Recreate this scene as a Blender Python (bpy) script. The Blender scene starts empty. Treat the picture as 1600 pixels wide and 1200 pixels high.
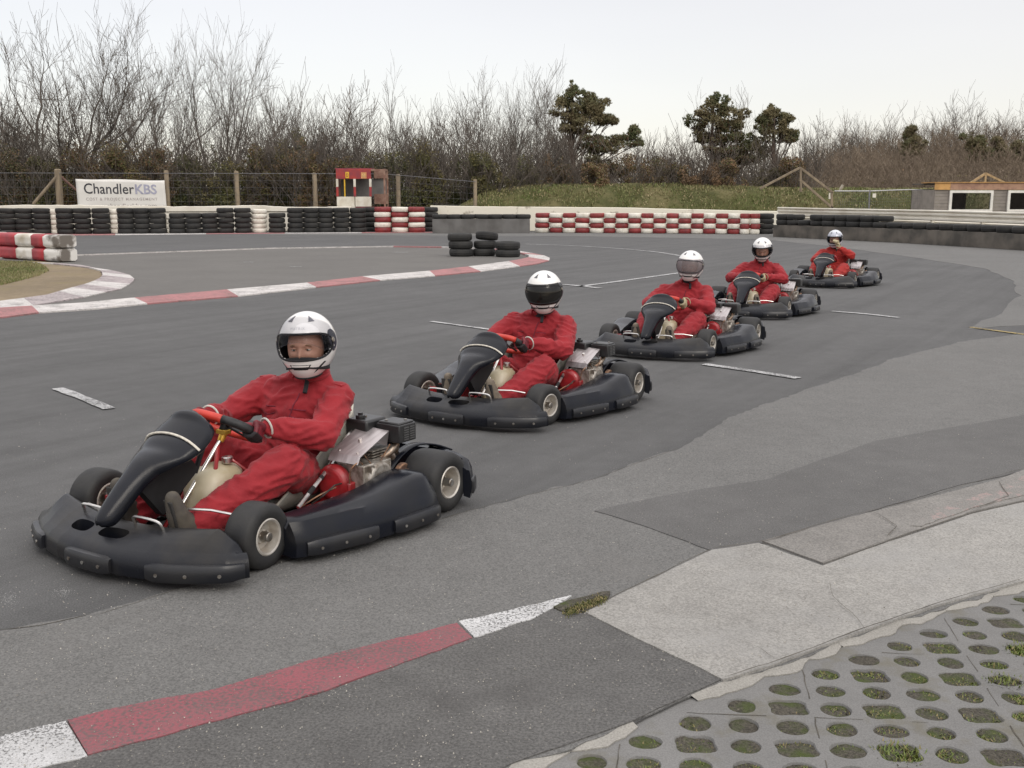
import bpy, math, random
import numpy as np
from mathutils import Vector, Matrix, noise, geometry
R = math.radians
rnd = random.Random(7)
scene = bpy.context.scene
COL = scene.collection

# ------------------------------------------------------------------ camera, sky, sun, exposure
FPX, HOR, CAMH = 1620.0, 314.0, 1.487          # focal length in pixels of a 1600 px frame, horizon row, eye height
PITCH = math.atan((600 - HOR) / FPX)
cam = bpy.data.cameras.new("camera")
cam.sensor_width = 36.0
cam.lens = 36.0 * FPX / 1600.0
cam.clip_start = 0.05
cam.clip_end = 3000
camo = bpy.data.objects.new("camera", cam)
COL.objects.link(camo)
camo.location = (0, 0, CAMH)
camo.rotation_euler = (R(90) - PITCH, 0, 0)
scene.camera = camo

SUN_EL, SUN_AZ = 38.0, 150.0                   # azimuth measured from +Y towards +X
world = bpy.data.worlds.new("World")
scene.world = world
world.use_nodes = True
wt = world.node_tree
for n in list(wt.nodes):
    wt.nodes.remove(n)
def wn(t, **k):
    n = wt.nodes.new(t)
    for a, b in k.items():
        setattr(n, a, b)
    return n
w_out = wn('ShaderNodeOutputWorld')
w_sky = wn('ShaderNodeTexSky', sky_type='NISHITA')
w_sky.sun_disc = False
w_sky.sun_elevation = R(SUN_EL)
w_sky.sun_rotation = R(SUN_AZ)
w_bg1 = wn('ShaderNodeBackground')
w_bg1.inputs['Strength'].default_value = 0.05
wt.links.new(w_sky.outputs[0], w_bg1.inputs['Color'])
# a closed cloud deck: pale, a little brighter overhead, softly mottled
w_geo = wn('ShaderNodeTexCoord')
w_sep = wn('ShaderNodeSeparateXYZ')
w_ramp = wn('ShaderNodeValToRGB')
e = w_ramp.color_ramp.elements
e[0].position = 0.0; e[0].color = (0.425, 0.388, 0.356, 1)
e[1].position = 1.0; e[1].color = (1.07, 1.03, 1.00, 1)
m = w_ramp.color_ramp.elements.new(0.30); m.color = (0.430, 0.395, 0.372, 1)
w_noise = wn('ShaderNodeTexNoise')
w_noise.inputs['Scale'].default_value = 1.6
w_noise.inputs['Detail'].default_value = 3
w_map = wn('ShaderNodeMapping')
w_map.inputs['Scale'].default_value = (1, 1, 4)
w_mr = wn('ShaderNodeMapRange')
w_mr.inputs['From Min'].default_value = 0.3
w_mr.inputs['From Max'].default_value = 0.7
w_mr.inputs['To Min'].default_value = 1.55
w_mr.inputs['To Max'].default_value = 1.72
w_bg2 = wn('ShaderNodeBackground')
w_add = wn('ShaderNodeAddShader')
wt.links.new(w_geo.outputs['Generated'], w_sep.inputs[0])
wt.links.new(w_sep.outputs['Z'], w_ramp.inputs[0])
wt.links.new(w_geo.outputs['Generated'], w_map.inputs[0])
wt.links.new(w_map.outputs[0], w_noise.inputs['Vector'])
wt.links.new(w_noise.outputs[0], w_mr.inputs[0])
wt.links.new(w_ramp.outputs[0], w_bg2.inputs['Color'])
wt.links.new(w_mr.outputs[0], w_bg2.inputs['Strength'])
wt.links.new(w_bg1.outputs[0], w_add.inputs[0])
wt.links.new(w_bg2.outputs[0], w_add.inputs[1])
wt.links.new(w_add.outputs[0], w_out.inputs['Surface'])

sun = bpy.data.lights.new("sun", 'SUN')
sun.energy = 0.9
sun.angle = R(25)
sun.color = (1.0, 0.93, 0.82)
suno = bpy.data.objects.new("sun", sun)
COL.objects.link(suno)
sd = Vector((math.sin(R(SUN_AZ)) * math.cos(R(SUN_EL)), math.cos(R(SUN_AZ)) * math.cos(R(SUN_EL)), math.sin(R(SUN_EL))))
suno.rotation_euler = sd.to_track_quat('Z', 'Y').to_euler()
suno.location = sd * 60

scene.view_settings.view_transform = 'Standard'
scene.view_settings.look = 'None'
scene.view_settings.exposure = 0.0
scene.view_settings.gamma = 1.0

# ------------------------------------------------------------------ photo geometry helpers
def ray(u, v):
    x = (u - 800) / FPX; y = (600 - v) / FPX
    return Vector((x, math.cos(PITCH) + y * math.sin(PITCH), -math.sin(PITCH) + y * math.cos(PITCH)))
def G(u, v, z=0.0):
    r = ray(u, v); t = (z - CAMH) / r.z
    return Vector((r.x * t, r.y * t, z))
def P(u, v, Y):
    r = ray(u, v); t = Y / r.y
    return Vector((r.x * t, Y, CAMH + r.z * t))

# ------------------------------------------------------------------ materials
MATS = {}
def nt(mat):
    t = mat.node_tree
    for n in list(t.nodes):
        t.nodes.remove(n)
    return t
def mat(name, col, rough=0.6, metal=0.0, var=0.12, scale=8.0, bump=0.0, bscale=60.0, col2=None, mix=(0.4, 0.6),
        spec=0.5, coat=0.0, sheen=0.0, detail=5.0, stretch=None, rvar=0.0, alpha=1.0):
    """principled surface whose colour wanders between col and col2 with a noise, and a fine bump"""
    if name in MATS:
        return MATS[name]
    M = bpy.data.materials.new(name); M.use_nodes = True
    t = nt(M); N = t.nodes.new; L = t.links.new
    out = N('ShaderNodeOutputMaterial'); b = N('ShaderNodeBsdfPrincipled')
    L(b.outputs[0], out.inputs[0])
    tc = N('ShaderNodeTexCoord'); mp = N('ShaderNodeMapping'); L(tc.outputs['Object'], mp.inputs[0])
    if stretch: mp.inputs['Scale'].default_value = stretch
    n1 = N('ShaderNodeTexNoise'); n1.inputs['Scale'].default_value = scale; n1.inputs['Detail'].default_value = detail
    L(mp.outputs[0], n1.inputs['Vector'])
    r = N('ShaderNodeValToRGB'); L(n1.outputs[0], r.inputs[0])
    c2 = col2 if col2 else tuple(c * (1 - var) for c in col)
    c1 = col if col2 else tuple(min(1, c * (1 + var)) for c in col)
    r.color_ramp.elements[0].position = mix[0]; r.color_ramp.elements[0].color = (*c1, 1)
    r.color_ramp.elements[1].position = mix[1]; r.color_ramp.elements[1].color = (*c2, 1)
    L(r.outputs[0], b.inputs['Base Color'])
    b.inputs['Roughness'].default_value = rough
    if rvar:
        mr = N('ShaderNodeMapRange'); L(n1.outputs[0], mr.inputs[0])
        mr.inputs['To Min'].default_value = rough - rvar; mr.inputs['To Max'].default_value = rough + rvar
        L(mr.outputs[0], b.inputs['Roughness'])
    b.inputs['Metallic'].default_value = metal
    b.inputs['Specular IOR Level'].default_value = spec
    b.inputs['Coat Weight'].default_value = coat
    b.inputs['Sheen Weight'].default_value = sheen
    b.inputs['Alpha'].default_value = alpha
    if bump:
        n2 = N('ShaderNodeTexNoise'); n2.inputs['Scale'].default_value = bscale; n2.inputs['Detail'].default_value = 4
        L(mp.outputs[0], n2.inputs['Vector'])
        bp = N('ShaderNodeBump'); bp.inputs['Strength'].default_value = 1.0; bp.inputs['Distance'].default_value = bump
        L(n2.outputs[0], bp.inputs['Height']); L(bp.outputs[0], b.inputs['Normal'])
    MATS[name] = M
    return M

def stone_mat(name, base, dark, light, speck=0.5, patch=0.12, tint=None, paint=None, wear=0.5, wearscale=60.0, scale=170.0, bump=0.003,
              stain=None, stain_at=(0.55, 0.7), stain_scale=0.7, tracks=0.0):
    """asphalt / concrete: aggregate grains, dull patches; optional worn paint on top"""
    M = bpy.data.materials.new(name); M.use_nodes = True
    t = nt(M); N = t.nodes.new; L = t.links.new
    out = N('ShaderNodeOutputMaterial'); b = N('ShaderNodeBsdfPrincipled'); L(b.outputs[0], out.inputs[0])
    tc = N('ShaderNodeTexCoord'); co = tc.outputs['Object']
    def noise_(s, d=4, rough=0.5, vec=co):
        n = N('ShaderNodeTexNoise'); n.inputs['Scale'].default_value = s; n.inputs['Detail'].default_value = d
        n.inputs['Roughness'].default_value = rough; L(vec, n.inputs['Vector']); return n.outputs[0]
    def ramp(src, p0, p1, c0=(0, 0, 0), c1=(1, 1, 1)):
        r = N('ShaderNodeValToRGB'); L(src, r.inputs[0])
        r.color_ramp.elements[0].position = p0; r.color_ramp.elements[0].color = (*c0, 1)
        r.color_ramp.elements[1].position = p1; r.color_ramp.elements[1].color = (*c1, 1); return r.outputs[0]
    def mixc(fac, a, bb):
        m = N('ShaderNodeMix'); m.data_type = 'RGBA'
        if isinstance(fac, float): m.inputs[0].default_value = fac
        else: L(fac, m.inputs[0])
        for k, s in ((6, a), (7, bb)):
            if isinstance(s, tuple): m.inputs[k].default_value = (*s, 1)
            else: L(s, m.inputs[k])
        return m.outputs[2]
    grain = noise_(scale, 3, 0.7)
    g2 = noise_(scale * 0.33, 4, 0.65)
    c = mixc(ramp(grain, 0.38, 0.6), dark, base)
    vo = N('ShaderNodeTexVoronoi'); vo.inputs['Scale'].default_value = scale * 0.72; L(co, vo.inputs['Vector'])
    sp = ramp(vo.outputs['Color'], 0.80, 0.93)
    small = ramp(vo.outputs['Distance'], 0.20, 0.34, (1, 1, 1), (0, 0, 0))
    r0 = N('ShaderNodeMath'); r0.operation = 'MULTIPLY'; L(sp, r0.inputs[0]); L(small, r0.inputs[1])
    r1 = N('ShaderNodeMath'); r1.operation = 'MULTIPLY'; L(r0.outputs[0], r1.inputs[0]); r1.inputs[1].default_value = speck
    c = mixc(r1.outputs[0], c, light)
    big = noise_(0.55, 6, 0.6)
    pr = ramp(big, 0.35, 0.68, (1 - patch,) * 3, (1 + 0 * patch,) * 3)
    mm = N('ShaderNodeMix'); mm.data_type = 'RGBA'; mm.blend_type = 'MULTIPLY'; mm.inputs[0].default_value = 1
    L(c, mm.inputs[6]); L(pr, mm.inputs[7]); c = mm.outputs[2]
    md = noise_(5.5, 6, 0.7)
    pr = ramp(md, 0.33, 0.66, (1 - patch * 0.9,) * 3, (1.0,) * 3)
    mm = N('ShaderNodeMix'); mm.data_type = 'RGBA'; mm.blend_type = 'MULTIPLY'; mm.inputs[0].default_value = 1
    L(c, mm.inputs[6]); L(pr, mm.inputs[7]); c = mm.outputs[2]
    if stain:
        c = mixc(ramp(noise_(stain_scale, 5, 0.65), *stain_at), c, stain)
    if tracks:
        mp = N('ShaderNodeMapping'); mp.vector_type = 'TEXTURE'; mp.inputs['Rotation'].default_value = (0, 0, R(58)); mp.inputs['Scale'].default_value = (9.0, 0.42, 1)
        L(co, mp.inputs[0])
        tr = ramp(noise_(1.0, 5, 0.62, mp.outputs[0]), 0.42, 0.66, (1, 1, 1), (1 - tracks,) * 3)
        mm = N('ShaderNodeMix'); mm.data_type = 'RGBA'; mm.blend_type = 'MULTIPLY'; mm.inputs[0].default_value = 1
        L(c, mm.inputs[6]); L(tr, mm.inputs[7]); c = mm.outputs[2]
    if paint:
        w1 = noise_(wearscale, 6, 0.75); w2 = noise_(3.0, 4, 0.6)
        ad = N('ShaderNodeMath'); ad.operation = 'MULTIPLY_ADD'; L(w2, ad.inputs[0]); ad.inputs[1].default_value = 0.35; L(w1, ad.inputs[2])
        f = ramp(ad.outputs[0], wear + 0.19, wear + 0.25, (1, 1, 1), (0, 0, 0))
        pv = mixc(ramp(grain, 0.30, 0.68), tuple(q * 0.74 for q in paint), tuple(min(1, q * 1.16) for q in paint))
        pv = mixc(ramp(md, 0.35, 0.75, (0, 0, 0), (0.45, 0.45, 0.45)), pv, base)
        c = mixc(f, c, pv)
    L(c, b.inputs['Base Color']); b.inputs['Roughness'].default_value = 0.88
    b.inputs['Specular IOR Level'].default_value = 0.3
    bp = N('ShaderNodeBump'); bp.inputs['Distance'].default_value = bump; bp.inputs['Strength'].default_value = 0.9
    ad = N('ShaderNodeMath'); ad.operation = 'ADD'; L(grain, ad.inputs[0]); L(g2, ad.inputs[1])
    L(ad.outputs[0], bp.inputs['Height']); L(bp.outputs[0], b.inputs['Normal'])
    MATS[name] = M
    return M

# ------------------------------------------------------------------ object helpers
def tag(o, label=None, cat=None, group=None, kind=None):
    if label: o['label'] = label
    if cat: o['category'] = cat
    if group: o['group'] = group
    if kind: o['kind'] = kind
    return o
def empty(name, loc=(0, 0, 0), rz=0.0, parent=None):
    o = bpy.data.objects.new(name, None); COL.objects.link(o)
    o.location = loc; o.rotation_euler = (0, 0, rz); o.empty_display_size = 0.2
    if parent: o.parent = parent
    return o
def copy_tree(o, parent=None):
    c = o.copy(); COL.objects.link(c)
    if parent: c.parent = parent
    for ch in list(o.children):
        copy_tree(ch, c)
    return c

class MB:
    def __init__(s):
        s.v = []; s.f = []; s.m = []
    def add(s, vs, fs, mi=0):
        o = len(s.v); s.v += [tuple(p) for p in vs]
        for f in fs:
            s.f.append(tuple(i + o for i in f)); s.m.append(mi)
    def box(s, c, size, rot=None, mi=0, taper=None):
        hx, hy, hz = size[0] / 2, size[1] / 2, size[2] / 2
        vs = [Vector((x * hx * (taper if taper and z > 0 else 1), y * hy * (taper if taper and z > 0 else 1), z * hz)) for z in (-1, 1) for y in (-1, 1) for x in (-1, 1)]
        if rot is not None: vs = [rot @ q for q in vs]
        c = Vector(c); vs = [q + c for q in vs]
        s.add(vs, [(0, 2, 3, 1), (4, 5, 7, 6), (0, 1, 5, 4), (2, 6, 7, 3), (0, 4, 6, 2), (1, 3, 7, 5)], mi)
    def beam(s, a, b, w, h, mi=0, up=Vector((0, 0, 1))):
        a = Vector(a); b = Vector(b); d = (b - a); l = d.length; d.normalize()
        y = up.cross(d)
        if y.length < 1e-4: y = Vector((0, 1, 0)).cross(d)
        y.normalize(); z = d.cross(y)
        M = Matrix((d, y, z)).transposed()
        s.box((a + b) / 2, (l, w, h), M, mi)
    def tube(s, pts, r, n=8, mi=0, caps=True, closed=False, flat=1.0):
        pts = [Vector(p) for p in pts]; k = len(pts)
        rs = r if hasattr(r, '__len__') else [r] * k
        rings = []; prev = None
        for i in range(k):
            if closed: d = pts[(i + 1) % k] - pts[i - 1]
            else: d = pts[min(i + 1, k - 1)] - pts[max(i - 1, 0)]
            if d.length < 1e-9: d = Vector((0, 0, 1))
            d.normalize()
            if prev is None:
                a = Vector((0, 0, 1)) if abs(d.z) < 0.9 else Vector((1, 0, 0))
                x = a.cross(d).normalized()
            else:
                x = (prev - d * prev.dot(d))
                x = x.normalized() if x.length > 1e-6 else Vector((1, 0, 0))
            prev = x; y = d.cross(x)
            rings.append([pts[i] + (x * math.cos(2 * math.pi * j / n) + y * math.sin(2 * math.pi * j / n) * flat) * rs[i] for j in range(n)])
        s.loft(rings, mi, closed_ring=True, closed_path=closed, caps=caps and not closed)
    def loft(s, rings, mi=0, closed_ring=True, closed_path=False, caps=False, skip=None):
        n = len(rings[0]); k = len(rings)
        vs = [p for r in rings for p in r]; fs = []
        for i in range(k if closed_path else k - 1):
            i2 = (i + 1) % k
            for j in range(n if closed_ring else n - 1):
                if skip and skip(i, j): continue
                j2 = (j + 1) % n
                fs.append((i * n + j, i * n + j2, i2 * n + j2, i2 * n + j))
        if caps:
            fs.append(tuple(reversed(range(n)))); fs.append(tuple((k - 1) * n + j for j in range(n)))
        s.add(vs, fs, mi)
    def lathe(s, prof, c=(0, 0, 0), axis=Vector((0, 0, 1)), n=24, mi=0, closed=False):
        """prof: (radius, along) pairs"""
        axis = Vector(axis).normalized(); a = Vector((1, 0, 0)) if abs(axis.x) < 0.9 else Vector((0, 0, 1))
        x = a.cross(axis).normalized(); y = axis.cross(x); c = Vector(c)
        rings = [[c + axis * h + (x * math.cos(2 * math.pi * j / n) + y * math.sin(2 * math.pi * j / n)) * r for j in range(n)] for r, h in prof]
        s.loft(rings, mi, closed_path=closed)
    def cyl(s, c, r, h, axis=Vector((0, 0, 1)), n=20, mi=0, r2=None, bev=0.0):
        r2 = r if r2 is None else r2
        if bev: p = [(0.0001, -h / 2), (r - bev, -h / 2), (r, -h / 2 + bev), (r2, h / 2 - bev), (r2 - bev, h / 2), (0.0001, h / 2)]
        else: p = [(0.0001, -h / 2), (r, -h / 2), (r2, h / 2), (0.0001, h / 2)]
        s.lathe(p, c, axis, n, mi)
    def ball(s, c, r, nu=16, nv=10, mi=0, rot=None):
        r = r if hasattr(r, '__len__') else (r, r, r); c = Vector(c); rings = []
        for i in range(nv + 1):
            t = math.pi * i / nv; t = min(max(t, 1e-3), math.pi - 1e-3)
            ring = []
            for j in range(nu):
                a = 2 * math.pi * j / nu
                q = Vector((math.sin(t) * math.cos(a) * r[0], math.sin(t) * math.sin(a) * r[1], math.cos(t) * r[2]))
                if rot is not None: q = rot @ q
                ring.append(c + q)
            rings.append(ring)
        s.loft(list(reversed(rings)), mi, caps=True)
    def caps_chain(s, pts, rs, n=12):
        """closed tapered limb with ball joints, for the voxel remesher"""
        for i in range(len(pts) - 1):
            s.tube([pts[i], pts[i + 1]], [rs[i], rs[i + 1]], n)
        for p, r in zip(pts, rs): s.ball(p, r, n, 8)
    def build(s, name, mats, parent=None, smooth=True, angle=40, bevel=0.0, solid=0.0, weld=False):
        me = bpy.data.meshes.new(name)
        me.from_pydata(s.v, [], s.f)
        mats = mats if isinstance(mats, (list, tuple)) else [mats]
        for q in mats: me.materials.append(q)
        if len(mats) > 1: me.polygons.foreach_set('material_index', s.m)
        me.update()
        if smooth:
            me.polygons.foreach_set('use_smooth', [True] * len(me.polygons))
            if angle < 180: me.set_sharp_from_angle(angle=R(angle))
        o = bpy.data.objects.new(name, me); COL.objects.link(o)
        if parent: o.parent = parent
        if solid:
            md = o.modifiers.new('solid', 'SOLIDIFY'); md.thickness = solid; md.offset = -1
        if bevel:
            md = o.modifiers.new('bevel', 'BEVEL'); md.width = bevel; md.segments = 2; md.limit_method = 'ANGLE'; md.angle_limit = R(35)
        return o

def remesh(mb, voxel, iters=6, fac=0.6):
    o = mb.build('tmp', [], smooth=False)
    r = o.modifiers.new('r', 'REMESH'); r.mode = 'VOXEL'; r.voxel_size = voxel
    sm = o.modifiers.new('s', 'SMOOTH'); sm.factor = fac; sm.iterations = iters
    dg = bpy.context.evaluated_depsgraph_get()
    me = bpy.data.meshes.new_from_object(o.evaluated_get(dg))
    bpy.data.objects.remove(o)
    return me
def mesh_obj(name, me, mats, parent=None):
    me.materials.clear()
    for q in (mats if isinstance(mats, (list, tuple)) else [mats]): me.materials.append(q)
    me.polygons.foreach_set('use_smooth', [True] * len(me.polygons))
    o = bpy.data.objects.new(name, me); COL.objects.link(o)
    if parent: o.parent = parent
    return o
def text_mb(mb, txt, fn, size=1.0, mi=0, bold=0.0, space=1.0, width=None):
    """letters as flat faces mapped through fn(x, y) -> point; width stretches to an exact run"""
    cu = bpy.data.curves.new('t', 'FONT'); cu.body = txt; cu.size = size; cu.offset = bold; cu.space_character = space; cu.resolution_u = 3
    o = bpy.data.objects.new('t', cu); COL.objects.link(o)
    dg = bpy.context.evaluated_depsgraph_get(); dg.update()
    me = bpy.data.meshes.new_from_object(o.evaluated_get(dg))
    xs = [v.co.x for v in me.vertices]
    x0, x1 = min(xs), max(xs)
    k = (width / (x1 - x0)) if width else 1
    mb.add([fn((v.co.x - x0) * k, v.co.y) for v in me.vertices], [tuple(p.vertices) for p in me.polygons], mi)
    bpy.data.objects.remove(o)

def jag(pts, step, amp, seed=0, closed=True):
    """subdivide a ground outline and roughen it"""
    out = []; n = len(pts)
    for i in range(n if closed else n - 1):
        a = Vector(pts[i]); b = Vector(pts[(i + 1) % n]); d = b - a; l = d.length
        k = max(1, min(60, int(l / step)))
        nrm = Vector((-d.y, d.x, 0)).normalized() if l > 1e-6 else Vector((0, 0, 0))
        for j in range(k):
            p = a + d * (j / k)
            w = noise.noise(Vector((p.x * 2.3 + seed, p.y * 2.3, seed))) * 0.7 + noise.noise(Vector((p.x * 11, p.y * 11 + seed, seed))) * 0.5
            out.append(p + nrm * w * amp)
    if not closed: out.append(Vector(pts[-1]))
    return out
def smooth_line(pts, n=6):
    """Catmull-Rom through the points"""
    pts = [Vector(p) for p in pts]; out = []
    for i in range(len(pts) - 1):
        p0 = pts[max(i - 1, 0)]; p1 = pts[i]; p2 = pts[i + 1]; p3 = pts[min(i + 2, len(pts) - 1)]
        for j in range(n):
            t = j / n
            out.append(0.5 * ((2 * p1) + (p2 - p0) * t + (2 * p0 - 5 * p1 + 4 * p2 - p3) * t * t + (3 * p1 - p0 - 3 * p2 + p3) * t ** 3))
    out.append(pts[-1]); return out
def sheet(name, pts, z, m, amp=0.02, step=0.12, seed=1, holes=None, kind='structure', parent=None, thick=0.0):
    pts = [Vector((p[0], p[1], z)) for p in pts]
    if z > 0 and not thick: thick = z + .002
    if amp: pts = [Vector((p.x, p.y, z)) for p in jag(pts, step, amp, seed)]
    loops = [pts] + [[Vector((p[0], p[1], z)) for p in h] for h in (holes or [])]
    tris = geometry.tessellate_polygon(loops)
    allp = [p for l in loops for p in l]
    mb = MB()
    fs = []
    for t in tris:
        a, b, c = (allp[i] for i in t)
        fs.append(t if (b - a).cross(c - a).z > 0 else t[::-1])
    mb.add(allp, fs)
    if thick:
        n = len(pts)
        vs = pts + [p - Vector((0, 0, thick)) for p in pts]
        mb.add(vs, [(i, i + n, (i + 1) % n + n, (i + 1) % n) for i in range(n)])
    o = mb.build(name, m, parent, smooth=False)
    if kind: o['kind'] = kind
    return o

# ------------------------------------------------------------------ ground
ASPH = stone_mat('asphalt_track', (0.148, 0.147, 0.146), (0.088, 0.088, 0.088), (0.36, 0.35, 0.33), speck=0.4, patch=0.15, tracks=0.18, scale=150)
ASPH_L = stone_mat('asphalt_worn', (0.206, 0.203, 0.196), (0.114, 0.113, 0.109), (0.50, 0.48, 0.43), speck=0.7, patch=0.14, scale=140, stain=(0.15, 0.145, 0.138), stain_at=(0.56, 0.8))
ASPH_D = stone_mat('asphalt_patch', (0.158, 0.155, 0.151), (0.098, 0.096, 0.094), (0.36, 0.34, 0.31), speck=0.5, patch=0.16, scale=130)
ASPH_C = stone_mat('asphalt_coarse', (0.170, 0.166, 0.160), (0.096, 0.094, 0.091), (0.42, 0.40, 0.36), speck=0.6, patch=0.22, scale=110, bump=0.006, stain=(0.075, 0.072, 0.07), stain_at=(0.5, 0.75), stain_scale=1.6)
ASPH_I = stone_mat('asphalt_infield', (0.175, 0.167, 0.156), (0.128, 0.123, 0.116), (0.3, 0.28, 0.25), speck=0.3, patch=0.15, scale=120, stain=(0.14, 0.135, 0.125), stain_at=(0.50, 0.72), stain_scale=0.5)
CONC = stone_mat('concrete_apron', (0.40, 0.387, 0.362), (0.255, 0.247, 0.230), (0.56, 0.54, 0.50), speck=0.4, patch=0.2, scale=120, stain=(0.30, 0.295, 0.285), stain_at=(0.5, 0.78), stain_scale=1.3)
CONC_S = stone_mat('concrete_slab', (0.30, 0.285, 0.265), (0.19, 0.183, 0.172), (0.5, 0.47, 0.42), speck=0.4, patch=0.2, scale=120)
CONC_R = stone_mat('concrete_pink_paint', (0.30, 0.285, 0.265), (0.19, 0.183, 0.172), (0.5, 0.47, 0.42), speck=0.4, patch=0.2, scale=120, paint=(0.32, 0.235, 0.222), wear=0.38, wearscale=26)
PAVE = stone_mat('paver_concrete', (0.225, 0.222, 0.215), (0.175, 0.172, 0.167), (0.35, 0.34, 0.33), speck=0.2, patch=0.16, scale=200, bump=0.0015, stain=(0.135, 0.125, 0.095), stain_at=(0.54, 0.74), stain_scale=4.5)
MORT = stone_mat('mortar_edge', (0.40, 0.385, 0.35), (0.30, 0.285, 0.26), (0.5, 0.48, 0.44), speck=0.3, patch=0.2, scale=160)
WHITE_P = stone_mat('white_road_paint', (0.18, 0.177, 0.172), (0.12, 0.12, 0.12), (0.4, 0.39, 0.36), paint=(0.60, 0.60, 0.60), wear=0.50, wearscale=95)
RED_P = stone_mat('red_road_paint', (0.17, 0.12, 0.12), (0.12, 0.09, 0.09), (0.45, 0.4, 0.38), paint=(0.295, 0.088, 0.105), wear=0.485, wearscale=85)
WHITE_K = stone_mat('white_kerb_paint', (0.2, 0.19, 0.18), (0.12, 0.12, 0.12), (0.4, 0.39, 0.36), paint=(0.66, 0.63, 0.61), wear=0.52, wearscale=60)
RED_K = stone_mat('red_kerb_paint', (0.22, 0.16, 0.15), (0.16, 0.11, 0.1), (0.5, 0.4, 0.38), paint=(0.44, 0.195, 0.20), wear=0.50, wearscale=50)
PALE_K = stone_mat('faded_kerb_paint', (0.3, 0.27, 0.27), (0.2, 0.18, 0.18), (0.5, 0.45, 0.45), paint=(0.47, 0.41, 0.41), wear=0.46, wearscale=30)
LINE_P = stone_mat('line_paint', (0.150, 0.150, 0.151), (0.09, 0.09, 0.09), (0.4, 0.39, 0.36), paint=(0.60, 0.60, 0.60), wear=0.47, wearscale=80)
YEL_P = stone_mat('yellow_line_paint', (0.10, 0.098, 0.096), (0.06, 0.06, 0.06), (0.4, 0.39, 0.36), paint=(0.55, 0.42, 0.16), wear=0.47, wearscale=70)
SOIL = stone_mat('soil_gravel', (0.145, 0.130, 0.103), (0.06, 0.054, 0.042), (0.34, 0.30, 0.25), speck=0.7, patch=0.3, scale=110, bump=0.012, stain=(0.060, 0.080, 0.018), stain_at=(0.46, 0.66), stain_scale=9.0)
SAND = stone_mat('sand', (0.30, 0.235, 0.15), (0.22, 0.17, 0.11), (0.45, 0.38, 0.28), speck=0.4, patch=0.25, scale=70, stain=(0.20, 0.16, 0.085), stain_at=(0.5, 0.72), stain_scale=1.2)
GRASSG = stone_mat('grass_ground', (0.115, 0.115, 0.040), (0.07, 0.08, 0.022), (0.22, 0.2, 0.09), speck=0.3, patch=0.3, scale=60, bump=0.02, stain=(0.15, 0.13, 0.06), stain_at=(0.48, 0.66), stain_scale=0.6)
EARTH = stone_mat('earth_ground', (0.085, 0.075, 0.045), (0.05, 0.045, 0.025), (0.15, 0.13, 0.08), speck=0.2, patch=0.3, scale=20, bump=0.02)

def GP(l):
    return [G(u, v) for u, v in l]
PAV_EDGE = [(640, 1290), (800, 1197), (990, 1130), (1130, 1068), (1200, 1048), (1330, 998), (1450, 956), (1600, 912), (1800, 858)]
pave_poly = GP(PAV_EDGE) + [Vector((4.0, 3.0, 0)), Vector((4.0, 1.2, 0)), Vector((-0.3, 1.2, 0))]
pave_poly = [Vector((p.x, p.y, 0)) for p in pave_poly]
pave_edge_j = jag(GP(PAV_EDGE), 0.05, 0.012, 5, closed=False)
pave_hole = pave_edge_j + pave_poly[len(PAV_EDGE):]
sheet('ground', [(-400, -60), (400, -60), (400, 900), (-400, 900)], -0.09, EARTH, amp=0)
sheet('track', [(-45, -12), (24, -12), (24, 15), (21, 31), (17, 44), (14.5, 52.5), (0, 52.6), (-14, 52.0), (-45, 48)], 0.0, ASPH, amp=0, holes=[pave_hole])
# right-hand boundary strip: a weathered lane by the barrier and down the near side
seam = [(-300, 1012), (0, 985), (130, 965), (300, 915), (480, 870), (640, 825), (800, 780), (930, 748), (1060, 700), (1160, 645), (1290, 600), (1400, 560), (1500, 535), (1620, 518)]
worn = GP(seam) + [Vector((12, 8, 0)), Vector((12, -5, 0)), Vector((5, -5, 0)), Vector((5, 2.9, 0))]
near_edge = [(1600, 912), (1450, 956), (1330, 998), (1200, 1048), (1130, 1068), (990, 1130), (800, 1197), (640, 1290)]
worn += GP([(1800, 858)] + near_edge) + [Vector((-6, 1.4, 0))]
sheet('worn_asphalt', worn, 0.004, ASPH_L, amp=0.045, step=0.03, seed=3)
sheet('far_worn_asphalt', GP([(1190, 374), (1300, 385), (1440, 404), (1540, 420), (1585, 440), (1590, 462), (1560, 490), (1510, 515), (1660, 505)]) + [Vector((19, 12, 0)), Vector((20, 30, 0)), Vector((17, 40, 0)), Vector((13.9, 51, 0)), Vector((-11, 49.4, 0)), Vector((-11, 46.5, 0)), Vector((2, 45, 0))], 0.004, ASPH_L, amp=0.12, step=0.5, seed=9)
sheet('dark_patch', GP([(1600, 650), (1370, 690), (1200, 750), (1060, 772), (930, 800), (1000, 822), (1110, 862), (1200, 850), (1330, 810), (1500, 760), (1600, 737), (1760, 700), (1760, 620)]), 0.008, ASPH_D, amp=0.02, step=0.07, seed=4)
sheet('near_patch', GP([(-80, 1235), (140, 1180), (281, 1146), (500, 1087), (736, 1000), (862, 954), (915, 961), (1000, 1005), (1125, 1064)]) + GP([(990, 1129), (800, 1196), (640, 1288)]) + [Vector((-1.2, 1.4, 0))], 0.008, ASPH_C, amp=0.008, step=0.05, seed=6)
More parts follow.
